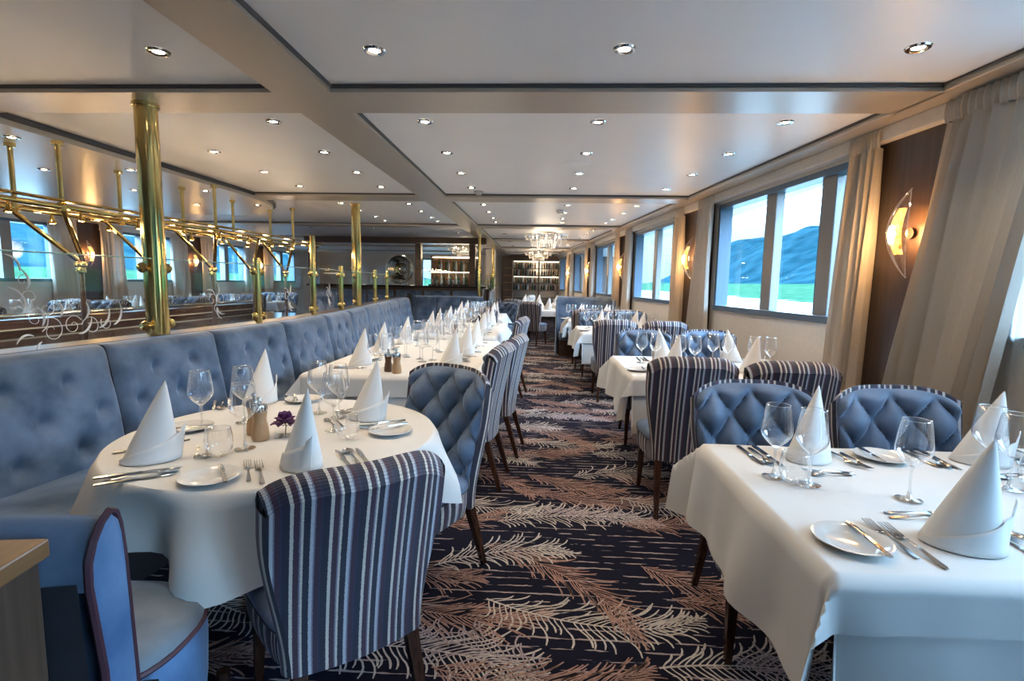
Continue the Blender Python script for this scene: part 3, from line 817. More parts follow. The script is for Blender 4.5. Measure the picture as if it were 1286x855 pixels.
# round table beside the banquette
RT = (-1.03, 2.02); RR = .60
table(RT[0],RT[1],RR,RR,'round pedestal table under the white cloth beside the banquette', rnd=True)
b = MB()
def rcl(u, v):
    th = 2*PI*u; r1 = RR+.006
    dr = .25+.065*math.cos(4*(th-.35))+.025*math.sin(3*th+1)
    if v <= .5: r = r1*v/.5; return (r*math.cos(th), r*math.sin(th), TZ+.0015)
    d = dr*(v-.5)/.5
    wv = (.060*math.sin(8*th+.6)+.030*math.sin(13*th+2.1)+.020*math.sin(5*th))*min(1,d/.2)
    rad = r1+.012*min(1,d/.02)+.16*d+wv
    return (rad*math.cos(th), rad*math.sin(th), TZ-d*.97)
vs = [0,.2,.4,.495,.5,.515,.54,.58,.63,.68,.74,.8,.86,.93,1.0]
b.grid(lambda u, v: rcl(u, vs[int(round(v*14))]), 120, 14, 0, closeu=True)
tag(b.build('tablecloth', M['cloth'], None, angle=70, loc=(RT[0],RT[1],0)), 'white cloth with wavy hem on the round table', 'tablecloth')

# window tables: underlay with a long drop, top cloth over it
WT = [('first',1.40,1.585,.72,.455),('second',1.33,4.07,.66,.50),('third',1.14,7.22,.56,.55),('fourth',.98,9.38,.44,.38)]
for i, (nm, cx, cy, hx, hy) in enumerate(WT):
    table(cx,cy,hx,hy,'rectangular table under white cloths, %s by the windows' % nm)
    rect_cloth('under_tablecloth', cx, cy, hx, hy, (.02,.02,.40,.22), 'pale underlay cloth hanging below the top cloth of the %s window table' % nm, 'tablecloth', TZ-.0012, 30+i, wave=.2)
    rect_cloth('tablecloth', cx, cy, hx, hy, (.31,.10,.12,.12) if i == 0 else (.30,.10,.13,.13), 'white top cloth with hanging corners on the %s window table' % nm, 'tablecloth', TZ+.001, 3+i*7, inner=.004, flap=1.0)
# banquette tables
BT = [('first',-1.00,4.42,.56,1.07),('second',-1.02,6.95,.50,1.02)]
for i, (nm, cx, cy, hx, hy) in enumerate(BT):
    table(cx,cy,hx,hy,'long table under white cloths, %s along the banquette' % nm, rot=.0)
    rect_cloth('under_tablecloth', cx, cy, hx, hy, (.02,.02,.42,.3), 'grey shaded underlay cloth on the %s banquette table' % nm, 'tablecloth', TZ-.0012, 50+i, wave=.2)
    rect_cloth('tablecloth', cx, cy, hx, hy, (.12,.225,.14,.14), 'white top cloth on the %s banquette table' % nm, 'tablecloth', TZ+.001, 60+i, inner=.004, flap=.9)
FT = [('third banquette table',-1.15,9.75,.48,.75),('long table before the wine wall',-.24,15.2,.34,1.6),('table behind the lone brown chair',.42,12.62,.34,.60),('corner table beyond the booth sofa',.60,15.3,.16,1.5)]
for i, (nm, cx, cy, hx, hy) in enumerate(FT):
    table(cx,cy,hx,hy,'white clothed '+nm)
    rect_cloth('tablecloth', cx, cy, hx, hy, (.10,.10,.14,.14) if i > 1 else (.2,.2,.2,.2), 'white cloth on the '+nm, 'tablecloth', TZ+.001, 80+i)

# ------------------------------------------------------------------ table ware models
def napkin_model():
    b = MB(); A, B_ = .086, .066; H = .268
    def base(th, g=1.0): return (A*g*math.cos(th), B_*g*math.sin(th))
    ax, ay = .050, .012
    def body(u, v):
        th = 2*PI*u; k = (1-v)**.92; x, y = base(th, k); lean = v**1.1
        return (x+ax*lean, y+ay*lean, H*v+.0008)
    b.grid(body, 36, 14, 0, closeu=True)
    # the turned-up cuff wrapping around the foot and ending in an ear
    def cuff(u, v):
        t = u; th = -3.1+3.2*t
        top = lerp(.006,.100,t**.9) if t < .90 else lerp(.105,.128,(t-.90)/.1)
        z = top*v; k = (1-z/H)**.92; out = .0030+.004*v+.030*sstep((t-.80)/.20)*v
        x, y = base(th, k); l = math.hypot(x,y) or 1
        return (x+ax*(z/H)**1.1+x/l*out, y+ay*(z/H)**1.1+y/l*out, z+.001)
    b.grid(cuff, 44, 5, 0)
    return b.build('folded_napkin', M['napkin'], None, angle=50, solid=.0022)
def wine_model(h=.245, s=1.0):
    root = empty('wine_glass')
    b = MB(); b.lathe([(.0001,0),(.0355*s,.0005),(.036*s,.002),(.022*s,.005),(.007,.011),(.0042,.03),(.0040,.085),(.0052,.098),(.010,.104)], 20); b.build('stem', M['stemglass'], root, angle=60)
    b = MB(); b.lathe([(.008,.102),(.020*s,.112),(.034*s,.126),(.045*s,.142),(.0485*s,.152),(.0480*s,.165),(.0450*s,.19),(.0405*s,h-.02),(.0365*s,h),(.0355*s,h+.0006),(.0345*s,h)], 24)
    b.f.pop(); b.m.pop(); b.uv.pop(); b.f.pop(); b.m.pop(); b.uv.pop()
    b.build('bowl', M['glass'], root, angle=28)
    b = MB(); b.tube([(.036*s*math.cos(2*PI*i/24), .036*s*math.sin(2*PI*i/24), h) for i in range(24)], .0011, 5, closed=True); b.build('rim', M['stemglass'], root)
    return root
def tumbler_model():
    root = empty('water_tumbler')
    b = MB(); b.lathe([(.0001,.0006),(.026,.0006),(.036,.010),(.045,.030),(.0475,.048),(.045,.075),(.040,.100)], 24); b.f.pop(); b.m.pop(); b.uv.pop()
    b.build('bowl', M['glass'], root, angle=50)
    b = MB(); b.tube([(.040*math.cos(2*PI*i/24), .040*math.sin(2*PI*i/24), .100) for i in range(24)], .0012, 5, closed=True); b.build('rim', M['stemglass'], root)
    return root
def plate_model():
    root = empty('side_plate')
    b = MB(); b.lathe([(.0001,.004),(.052,.004),(.058,.006),(.070,.012),(.086,.0165),(.0885,.0165),(.089,.0145),(.070,.0085),(.056,.0005),(.0001,.0005)], 40)
    b.build('plate_body', M['china'], root, angle=50)
    return root
def bar_mesh(mb, pts, th=.0022):
    """flat bar along y: pts = (y, x centre, half width, z)"""
    b = len(mb.v)
    for y, x, hw_, z in pts:
        mb.v += [(x-hw_,y,z),(x+hw_,y,z),(x+hw_*.8,y,z+th),(x-hw_*.8,y,z+th)]
    for i in range(len(pts)-1):
        for j in range(4): mb.face((b+4*i+j, b+4*i+(j+1) % 4, b+4*i+4+(j+1) % 4, b+4*i+4+j))
    e = b+4*(len(pts)-1); mb.face((b+3,b+2,b+1,b)); mb.face((e,e+1,e+2,e+3))
def fork_model():
    b = MB()
    bar_mesh(b, [(-.108,0,.004,.001),(-.10,0,.0078,.001),(-.08,0,.0075,.002),(-.03,0,.0045,.006),(.02,0,.003,.008),(.028,0,.004,.006),(.036,0,.0115,.003),(.044,0,.0134,.002)])
    for k in range(4):
        x = -.0114+k*.0076; bar_mesh(b, [(.040,x,.0018,.002),(.070,x,.0016,.004),(.108,x*.98,.0009,.008)])
    return b.build('fork', M['steel'], None, angle=40)
def knife_model():
    b = MB()
    bar_mesh(b, [(-.118,0,.006,.0005),(-.112,0,.0095,.0005),(-.06,0,.0085,.001),(0,0,.0065,.001),(.005,0,.0085,.0008)], .004)
    bar_mesh(b, [(.005,0,.008,.0015),(.03,.001,.0095,.0015),(.08,.001,.0095,.0015),(.105,-.001,.006,.0015),(.118,-.005,.001,.0015)], .0015)
    return b.build('knife', M['steel'], None, angle=40)
def spoon_model():
    b = MB()
    bar_mesh(b, [(-.10,0,.004,.001),(-.095,0,.009,.001),(-.075,0,.009,.002),(-.025,0,.0045,.006),(.025,0,.003,.008),(.042,0,.005,.0055)])
    def bowl(u, v):
        a = 2*PI*u; r = v; return (r*.020*math.cos(a)*(1-.12*math.sin(a)), .070+r*.032*math.sin(a), .0008+.0062*r*r)
    b.grid(bowl, 20, 5, 0, closeu=True)
    return b.build('spoon', M['steel'], None, angle=60)
NAP, WIN_G, TUM, PLA = Proto(napkin_model()), Proto(wine_model()), Proto(tumbler_model()), Proto(plate_model())
FORK, KNIFE, SPOON = Proto(fork_model()), Proto(knife_model()), Proto(spoon_model())
SM = (.78,.78,.9)
def setting(x, y, f, where, grp=None, full=True, nap_rz=None, glasses=((.20,.20,1),(.11,.25,1)), tum=(.02,.27), plate=(-.27,.0), dessert=True, ks=1, cross=False, jig=None):
    """one place: napkin at (x,y); f = the way the guest looks; where = phrase that singles it out"""
    l = math.hypot(*f); f = (f[0]/l, f[1]/l); r = (f[1],-f[0]); z = TZ+.0035
    rz = math.atan2(-f[0], f[1])
    def at(a, b, dz=0): return (x+r[0]*a+f[0]*b, y+r[1]*a+f[1]*b, z+dz)
    j = (jig or R).uniform
    def L(item, own):
        return (own+' '+where) if not grp else (item+' '+where)
    def put(P, item, own, cat, loc, rz_, scale=None, tilt=None):
        lab = L(item, own); g = (item+'s '+where) if grp else None
        return P.put(loc, rz_, lab, cat, g, scale=scale, tilt=tilt)
    put(NAP, 'white cone napkin', 'white cone napkin', 'napkin', at(0,0), rz if nap_rz is None else nap_rz)
    for k, (a, b, s) in enumerate(glasses):
        nm = ['outer wine glass','inner wine glass','third wine glass'][k]
        put(WIN_G, 'stemmed wine glass', nm, 'wine glass', at(a,b), j(0,6), scale=(s,s,s))
    if tum: put(TUM, 'clear water tumbler', 'clear water tumbler', 'tumbler', at(*tum), j(0,6))
    if plate: put(PLA, 'white side plate', 'white side plate', 'plate', at(*plate), 0)
    if not full:
        put(KNIFE, 'steel knife', 'steel knife', 'knife', at(.15,0), rz+j(-.05,.05)); put(FORK, 'steel fork', 'steel fork', 'fork', at(-.14,-.01), rz+j(-.05,.05)); return
    put(KNIFE, 'steel knife', 'steel main knife', 'knife', at(.135,-.02), rz+j(-.05,.05))
    put(SPOON, 'steel spoon', 'steel soup spoon', 'spoon', at(.168,-.01), rz+j(-.05,.05))
    put(KNIFE, 'steel knife', 'outermost steel knife', 'knife', at(.200,-.02), rz+j(-.04,.04), scale=(.9,.9,1))
    put(FORK, 'steel fork', 'inner steel fork', 'fork', at(-.130,-.02), rz+j(-.04,.04))
    put(FORK, 'steel fork', 'outer steel fork', 'fork', at(-.163,.01), rz+j(-.04,.04), scale=(.9,.9,1))
    if plate: put(KNIFE, 'steel butter knife', 'butter knife on the plate', 'knife', (*at(plate[0]+.035,plate[1]-.005)[:2], z+.0165), rz+j(-.1,.1), scale=SM)
    if dessert:
        put(SPOON, 'steel spoon', 'small dessert spoon', 'spoon', at(.0,.165), rz-PI/2+j(-.06,.06), scale=SM)
        put(FORK, 'steel fork', 'small dessert fork', 'fork', at(-.0,.135), rz-PI/2+j(-.06,.06)+PI*.0, scale=SM)
# round table: four places
setting(-1.32,1.66,(.84,.54),'before the round banquette corner', tum=None, glasses=(), plate=(-.36,.10), nap_rz=.5)
setting(-.79,1.66,(-.55,.84),'before the striped chair near us', glasses=(), tum=None, plate=(-.27,-.01), nap_rz=-.9, dessert=False)
setting(-.77,2.27,(-.76,-.65),'before the grey tufted chair', glasses=(), tum=None, plate=(-.27,.01), nap_rz=-.2)
setting(-1.40,2.50,(.52,-.85),'at the round table, far banquette side', glasses=(), tum=None, nap_rz=1.1, dessert=False, plate=(-.20,.05))
zt_ = TZ+.0035
for (x, y, w_) in ((-1.38,2.02,'wine glass on the round table, next to the plate behind the large napkin'),(-1.27,2.14,'wine glass on the round table, second from the banquette'),(-1.07,1.80,'wine glass on the round table, right before the wooden mills'),(-1.02,2.33,'wine glass on the round table, behind the violet flower'),(-.90,2.27,'wine glass on the round table, between flower and tufted chair napkin'),(-.84,2.06,'wine glass on the round table, closest to the tufted chair plate')):
    WIN_G.put((x,y,zt_), R.uniform(0,6), w_, 'wine glass')
TUM.put((-1.115,1.715,zt_), 0, 'round water tumbler on the round table before the wooden mills', 'tumbler'); TUM.put((-.745,1.96,zt_), 0, 'round water tumbler on the round table beside the tufted chair plate', 'tumbler')
# first window table
setting(1.06,1.28,(0,1),'on the near edge of the first window table', glasses=((.06,.27,1),), tum=None, plate=(-.275,-.02), nap_rz=-.25)
setting(1.00,1.90,(0,-1),'before the aisle side blue chair', glasses=((.21,.20,1),(.125,.255,1)), tum=(.165,.245), plate=(-.28,-.03), nap_rz=.5)
setting(1.63,1.93,(0,-1),'before the blue chair under the curtains', glasses=((.115,.165,1),), tum=(.02,.24), plate=(-.25,-.05), nap_rz=-.4)
setting(1.64,1.30,(0,1),'at the lower frame edge of the first window table', glasses=((-.13,.37,1),(.20,.2,1)), tum=(.06,.25), plate=(-.21,-.03), nap_rz=.3)
def far_setting(x, y, f, where, n=2, full=False, nap=None):
    setting(x, y, f, where, grp=True, full=full, glasses=((.205,.175,1),(.105,.235,1),(.235,.285,.95))[:n], tum=None, nap_rz=nap, dessert=False)
# second window table
for x, y, f, w_ in ((.98,3.80,(0,1),'before the striped aisle chair'),(1.55,3.82,(0,1),'before the striped curtain side chair'),(1.05,4.36,(0,-1),'before the blue aisle chair'),(1.62,4.38,(0,-1),'before the blue window side chair')):
    setting(x, y, f, w_+' at the second window table', glasses=((.215,.175,1),(.115,.225,1)), tum=None, dessert=False, full=True, plate=(-.24,-.01))
for i, (nm, xs, ys) in enumerate((('on the third window table',(.88,1.36),(6.95,7.50)),('on the fourth window table',(.74,1.20),(9.2,9.56)))):
    for x in xs:
        for y, f in ((ys[0],(0,1)),(ys[1],(0,-1))): far_setting(x, y, f, nm, 2, nap=R.uniform(-1,1))
# banquette tables
LB = 'on the first banquette table'
for x, y, f in ((-1.32,3.75,(1,0)),(-1.36,4.40,(1,0)),(-1.34,5.12,(1,0)),(-.66,3.84,(-1,0)),(-.64,4.42,(-1,0)),(-.64,5.15,(-1,0))): far_setting(x, y, f, LB, 3, full=(y < 4.5), nap=R.uniform(-1,1))
for x, y, f in ((-1.34,6.3,(1,0)),(-1.36,6.95,(1,0)),(-1.34,7.6,(1,0)),(-.70,6.25,(-1,0)),(-.72,6.9,(-1,0)),(-.70,7.6,(-1,0))): far_setting(x, y, f, 'on the second banquette table', 3, nap=R.uniform(-1,1))
for x, y in ((-1.45,9.4),(-1.45,10.2),(-.85,9.4),(-.85,10.2)): far_setting(x, y, (1,0) if x < -1.2 else (-1,0), 'on the third banquette table', 3, nap=R.uniform(-1,1))
for k in range(5):
    for x in (-.44,-.02): far_setting(x, 13.9+.62*k, (1,0) if x < -.2 else (-1,0), 'on the long table before the wine wall', 3, nap=R.uniform(-1,1))
for y in (12.3,12.95): far_setting(.22, y, (1,0), 'on the table behind the lone brown chair', 1, nap=R.uniform(-1,1)); far_setting(.63, y-.1, (-1,0), 'on the table behind the lone brown chair', 1, nap=R.uniform(-1,1))
for k in range(4): far_setting(.52, 14.1+.72*k, (1,0), 'on the corner table beyond the booth sofa', 3, nap=R.uniform(-1,1))

# pepper and salt mills, flower vase
def mill_model(mat):
    root = empty('pepper_mill')
    b = MB(); b.lathe([(.027,0),(.029,.004),(.029,.02),(.026,.05),(.021,.072),(.024,.095),(.0255,.105)], 22); b.build('body', mat, root)
    b = MB(); b.lathe([(.0265,.105),(.0265,.118),(.024,.128),(.012,.133),(.006,.134),(.005,.140),(.009,.144),(.0095,.150),(.006,.156),(.0001,.157)], 20); b.build('metal_cap', M['chrome'], root)
    return root
ML, MD = Proto(mill_model(M['mill'])), Proto(mill_model(M['milldark']))
zt_ = TZ+.003
ML.put((-1.075,1.915,zt_), 0, 'light wooden mill with metal cap at the middle of the round table', 'pepper mill', scale=(1.12,1.12,1.08))
ML.put((-1.135,1.985,zt_), 1, 'light wooden mill half hidden behind the other on the round table', 'pepper mill')
ML.put((-.955,3.43,zt_), 0, 'pale mill on the near edge of the first banquette table', 'pepper mill')
MD.put((-1.03,3.49,zt_), 1, 'dark mill on the near edge of the first banquette table', 'pepper mill')
MD.put((-1.0,6.2,zt_), 1, 'dark mill on the second banquette table', 'pepper mill')
root = empty('flower_vase', (-1.005,1.975,zt_), .3, 'small glass cube with a violet flower beside the wooden mills', 'vase')
b = MB(); b.box(-.035,-.035,0,.035,.035,.055); b.f.pop(1); b.m.pop(1); b.uv.pop(1); b.build('glass_cube', M['glass'], root, smooth=False)
b = MB()
rr2 = random.Random(3)
for ring_ in range(3):
    for k in range(7):
        a = 2*PI*k/7+ring_*.4; rad = .020+.013*ring_; hz = .090-.012*ring_
        def petal(u, v, a=a, rad=rad, hz=hz):
            w_ = (u-.5)*.046*math.sin(PI*min(1,v*.9+.1)); q = rad*(.3+v*.9)
            return (q*math.cos(a)-w_*math.sin(a), q*math.sin(a)+w_*math.cos(a), hz-.024+.026*v-.010*v*v*ring_+.01*abs(u-.5))
        b.grid(petal, 4, 5, 0)
b.build('flower', M['petal'], root)
b = MB(); b.tube([(0,0,.004),(.003,0,.04),(0,0,.066)], .002, 6); b.build('stem', simple('green_stem', (.06,.14,.04), .6), root)
# ------------------------------------------------------------------ brass columns and the glass partition
def column(x, y, label, z0=1.0):
    root = empty('brass_column', (x,y,0), 0, label, 'column')
    b = MB(); b.lathe([(.062,1.019),(.062,ZB-.001)], 32); b.build('shaft', M['brass'], root)
    b = MB(); b.lathe([(.072,ZB-.02),(.072,ZB)], 32); b.build('collar', M['brass'], root)
    for zz, nm in ((1.08,0),(1.43,1)):
        for s in (-1,1):
            b = MB(); b.tube([(0,s*.055,zz),(0,s*.085,zz)], .014, 12); b.tube([(0,s*.085,zz),(0,s*.092,zz),(0,s*.104,zz),(0,s*.118,zz),(0,s*.124,zz)], [.018,.028,.032,.026,.012], 16)
            b.build('clamp_knob', M['brass'], root)
COLS = [(3.10,'tall brass column nearest us rising from the banquette to the ceiling'),(7.05,'tall brass column further along the banquette towards the bar')]
for y, lb_ in COLS: column(px(y)-.03, y, lb_)
PY = [(2.12,'short brass post cut by the picture edge beside the etched glass'),(4.06,'short brass post between the first two glass panels beyond the tall column'),(5.10,'brass post before the dark bar frame, midway along the banquette'),(6.08,'short brass post just before the second brass column'),(8.2,'short brass post just beyond the second brass column'),(9.3,'short brass post in the last stretch of the partition')]
for y, lb_ in PY:
    root = empty('brass_post', (px(y),y,0), 0, lb_, 'post')
    hgt = 1.80 if abs(y-5.1) < .1 else 1.535
    b = MB(); b.lathe([(.026,.99),(.026,hgt),(.02,hgt+.006)], 20); b.build('shaft', M['brass'], root)
    b = MB(); b.lathe([(.042,1.0),(.042,1.012),(.03,1.02)], 20); b.build('foot_flange', M['brass'], root)
    for zz in (1.08,1.43):
        for s in (-1,1):
            b = MB(); b.tube([(0,s*.02,zz),(0,s*.036,zz),(0,s*.043,zz),(0,s*.055,zz),(0,s*.066,zz),(0,s*.072,zz)], [.012,.016,.026,.029,.022,.008], 14)
            b.build('clamp_knob', M['brass'], root)
led = MB()
led.grid(lambda u, v: bq(lerp(.2,11.4,u), *[(.02,1.0),(.02,1.018),(-.16,1.018),(-.16,.0)][int(round(v*3))]), 60, 3, 0)
struct(led.build('trim_90', M['dkwood'], None, smooth=False))
ys = [.95,2.12,3.10,4.06,5.10,6.08,7.05,8.2,9.3,10.6]
GL = ['out by the picture edge','with the etched flourish, before the first tall brass column','just beyond the first tall brass column','between the short post and the post before the bar frame','third beyond the first tall brass column','just before the second tall brass column','just beyond the second tall brass column','far along the partition','in the last stretch near the bar']
def unproj(pxx, pyy, side):
    return None
for k, (a, b_) in enumerate(zip(ys, ys[1:])):
    root = empty('glass_panel', (0,0,0), 0, 'clear partition glass '+GL[k], 'glass panel', 'clear panels of the banquette partition')
    g = MB()
    def P(u, v, a=a, b_=b_): 
        y = lerp(a+.05,b_-.05,u); return (lerp(px(a),px(b_),(y-a)/(b_-a)), y, lerp(1.03,1.485,v))
    g.add([P(0,0),P(1,0),P(1,1),P(0,1)], [(0,1,2,3)]); g.build('pane', M['partglass'], root, smooth=False)
    e = MB(); e.tube([P(0,1),P(1,1)], .004, 6); e.build('polished_edge', simple('glass_edge_green',(.35,.55,.48),.1) if k == 0 else bpy.data.materials['glass_edge_green'], root)
    # etched flourish near the lower corner
    if k in (1, 2, 3, 4):
        w_ = b_-a; et = MB()
        def spiral(u0, v0, rad, a0, turns, s, wd=.0020):
            pts = []
            for q in range(22):
                t = q/21; an = a0+s*turns*2*PI*t; rr_ = rad*(1-t*.85)
                u = u0+rr_*math.cos(an)/w_; v = v0+rr_*math.sin(an)/.455
                p_ = P(u,v); pts.append((p_[0]+.004,p_[1],p_[2]))
            et.tube(pts, [wd*(1.2-.7*q/21) for q in range(22)], 5)
        def leaf(u0, v0, L_, an, wd):
            pts = []
            for q in range(8):
                t = q/7; aa = an+t*.9; u = u0+L_*t*math.cos(aa)/w_; v = v0+L_*t*math.sin(aa)/.455
                p_ = P(u,v); pts.append((p_[0]+.004,p_[1],p_[2]))
            et.tube(pts, [.6*wd*math.sin(PI*min(1,.12+.88*q/7*.98))+.0008 for q in range(8)], 5)
        if k == 1:
            for (u,v,r_,a0,t,s) in ((.30,.16,.070,2.2,1.3,-1),(.42,.20,.055,.5,1.4,1),(.53,.17,.06,2.9,1.2,-1),(.22,.30,.07,-1.2,1.2,1),(.20,.52,.055,-1.6,1.1,-1),(.17,.70,.04,-1.2,1.2,1),(.28,.40,.04,.5,1.2,-1),(.63,.20,.04,2.6,1.2,1)): spiral(u,v,r_,a0,t,s)
            for (u,v,L_,an,wd) in ((.16,.80,.10,1.4,.008),(.19,.62,.10,1.0,.008),(.17,.42,.12,1.3,.009),(.58,.15,.13,.1,.009),(.68,.17,.13,.3,.008),(.45,.10,.12,-.1,.008),(.35,.30,.09,.8,.008),(.2,.12,.09,2.6,.008),(.24,.05,.08,3.6,.008),(.5,.28,.08,.6,.007),(.25,.22,.1,.9,.008)): leaf(u,v,L_,an,wd)
        else:
            for (u,v,r_,a0,t,s) in ((.45,.42,.05,0,1.2,1),(.55,.42,.05,PI,1.2,-1),(.5,.28,.035,PI/2,1.1,1)): spiral(u,v,r_,a0,t,s)
            for (u,v,L_,an,wd) in ((.5,.3,.10,-1.9,.008),(.5,.3,.10,-1.4,.008),(.48,.5,.09,1.9,.007),(.52,.5,.09,.8,.007)): leaf(u,v,L_,an,wd)
        et.build('etched_ornament', M['etch'], root)

# brass luggage-style rack hung over the stairs
root = empty('brass_rack', (0,0,0), 0, 'polished brass double rail hung from the glossy soffit with small bell lamps', 'rail')
RZ = 1.885
FR = [(1.6,-3.62),(3.8,-3.60),(5.5,-3.52),(7.3,-3.50),(8.3,-3.5)]
BR = [(1.6,-4.06),(3.8,-4.04),(5.6,-3.98),(7.4,-3.94),(8.3,-3.94)]
for tab, nm in ((FR,'front'),(BR,'back')):
    b = MB(); b.tube([(interp(tab,lerp(1.6,8.1,i/20)),lerp(1.6,8.1,i/20),RZ) for i in range(21)], .021, 10); b.build('long_rail', M['brass'], root)
    b = MB(); b.tube([(interp(tab,lerp(1.6,8.1,i/20))+.09*(1 if nm == 'front' else -1),lerp(1.6,8.1,i/20),RZ+.035) for i in range(21)], .012, 8); b.build('slim_rail', M['brass'], root)
def rod(x, y):
    b = MB(); b.tube([(x,y,RZ),(x,y,2.366)], .018, 10)
    b.lathe([(.036,2.335),(.036,2.366)], 14, (x,y,0)); b.lathe([(.030,RZ-.03),(.030,RZ+.03)], 12, (x,y,0))
    b.build('hanger_rod', M['brass'], root)
FY = [2.05,3.80,5.54,7.28]; BY = [2.9,3.86,4.84,5.68,6.6,7.5]
for y in FY: rod(interp(FR,y), y)
for y in BY: rod(interp(BR,y), y)
for y in FY:
    for tab, s in ((FR,1),(BR,-1)):
        b = MB(); x0 = interp(tab,y); b.tube([(x0,y,RZ),(lerp(x0,-3.80,.9),y+.34,1.50),(lerp(x0,-3.80,1.0),y+.38,1.45)], .019, 10); b.lathe([(.012,1.44),(.027,1.45),(.03,1.475),(.02,1.49)], 12, (lerp(x0,-3.80,.9)+.0,y+.34,0))
        b.build('slanted_brace', M['brass'], root)
    for (yy) in (y+.85,):
        if yy > 8: continue
        for tab in (FR,BR):
            b = MB(); x0 = interp(tab,yy); b.tube([(x0,yy,RZ),(lerp(x0,-3.80,.9),yy+.30,1.50)], .017, 10); b.build('slanted_brace', M['brass'], root)
for k in range(11):
    y = 2.3+.55*k
    for tab, dx in ((FR,.02),(BR,-.02)):
        x = interp(tab,y+(.2 if dx < 0 else 0)); yy = y+(.2 if dx < 0 else 0)
        b = MB(); b.lathe([(.008,-.02),(.012,-.03),(.014,-.05),(.030,-.085),(.034,-.09)], 14, (x,yy,RZ)); b.f.pop(); b.m.pop(); b.uv.pop()
        lb2 = b.build('bell_lamp', M['brass'], root)
        b = MB(); b.lathe([(.0001,-.085),(.026,-.084)], 12, (x,yy,RZ)); b.build('bulb', M['bulb'] if k % 2 else M['lens'], lb2)
        ld = bpy.data.lights.new('bell_fill_light','POINT'); ld.energy = 1.3; ld.color = (1,.72,.45); ld.shadow_soft_size = .03  # point light added under each bell to lift the ceiling over the banquette
        lo = bpy.data.objects.new('bell_fill_light', ld); COL.objects.link(lo); lo.parent = lb2; lo.location = (x,yy,RZ-.13)
# stair balustrade below the rack: dark posts, clear panes, timber rail, gleaming counter
STY = [2.4,4.14,5.04,5.88,6.75,7.62,8.5]
for k, y in enumerate(STY):
    root = empty('stair_post', (-3.80,y,0), 0, 'dark brass stair post under the hanging rack, number %s from the picture edge' % ['one','two','three','four','five','six','seven'][k], 'post')
    b = MB(); b.lathe([(.02,.79),(.02,1.47),(.014,1.48)], 14, (0,0,0)); b.build('shaft', M['dkwood'], root)
    b = MB(); b.lathe([(.034,1.40),(.036,1.42),(.03,1.445)], 14); b.build('clamp_knob', M['brass'], root)
for k, (a, b_) in enumerate(zip(STY, STY[1:])):
    g = MB(); g.add([(-3.80,a+.03,.83),(-3.80,b_-.03,.83),(-3.80,b_-.03,1.42),(-3.80,a+.03,1.42)], [(0,1,2,3)])
    tag(g.build('stair_glass', M['partglass'], None, smooth=False), 'clear balustrade pane between dark stair posts under the hanging rack', 'glass panel', 'balustrade panes round the stairs')
root = empty('service_counter', (0,0,0), 0, 'long dark glossy counter behind the glass partition', 'counter')
b = MB(); b.box(-5.0,1.2,.75,-2.95,8.8,.79); b.build('counter_top', M['gloss'], root, smooth=False, bevel=.004)
b = MB(); b.box(-4.94,1.25,0,-3.0,8.75,.75); b.build('body', M['stairwood'], root, smooth=False)
root = empty('stair_balustrade', (0,0,0), 0, 'dark timber balustrade with pale handrail beyond the glossy counter', 'balustrade')
b = MB(); b.box(-5.25,1.2,.0,-5.10,9.2,.93); b.build('timber_panel', M['stairwood'], root, smooth=False)
for zz in (.965,):
    b = MB(); b.tube([(-5.17,1.2,zz),(-5.17,9.2,zz)], .025, 10); b.build('handrail', M['chrome'], root)
b = MB(); b.box(-5.10,1.2,.83,-5.085,9.2,.845); b.build('pale_strip', M['china'], root, smooth=False)

# ------------------------------------------------------------------ the port side of the room, seen through the glass
PT = [(5.2,'nearest the etched glass'),(7.3,'second'),(9.4,'third'),(11.6,'fourth'),(13.8,'fifth')]
for k, (y, nm) in enumerate(PT):
    w_ = ['level with the etched glass','behind the first tall brass column','behind the short brass post','before the third port window','before the last port window'][k]
    x = -7.55
    table(x, y, .62, .45, 'white clothed table on the far side of the stairs, '+w_)
    rect_cloth('tablecloth', x, y, .62, .45, (.22,.22,.22,.22), 'white cloth on the far side of the stairs, '+w_, 'tablecloth', TZ+.001, 200+k)
    for xx in (-.32,.32):
        for s in (-1,1):
            NAP.put((x+xx,y+s*.28,TZ+.0035), R.uniform(0,6), 'white cone napkin on the port table '+w_, 'napkin', 'napkins on the port table '+w_)
            for q in range(2): WIN_G.put((x+xx+.14+.085*q,y+s*(.07+.05*q),TZ+.0035), 0, 'wine glass on the port table '+w_, 'wine glass', 'wine glasses on the port table '+w_)
    for xx in (-.32,.32):
        chair(x+xx, y+.67, (0,-1), 'dining chair behind the port table '+w_, 'chairs behind the port table '+w_)
        chair(x+xx, y-.67, (0,1), 'dining chair before the port table '+w_, 'chairs before the port table '+w_)

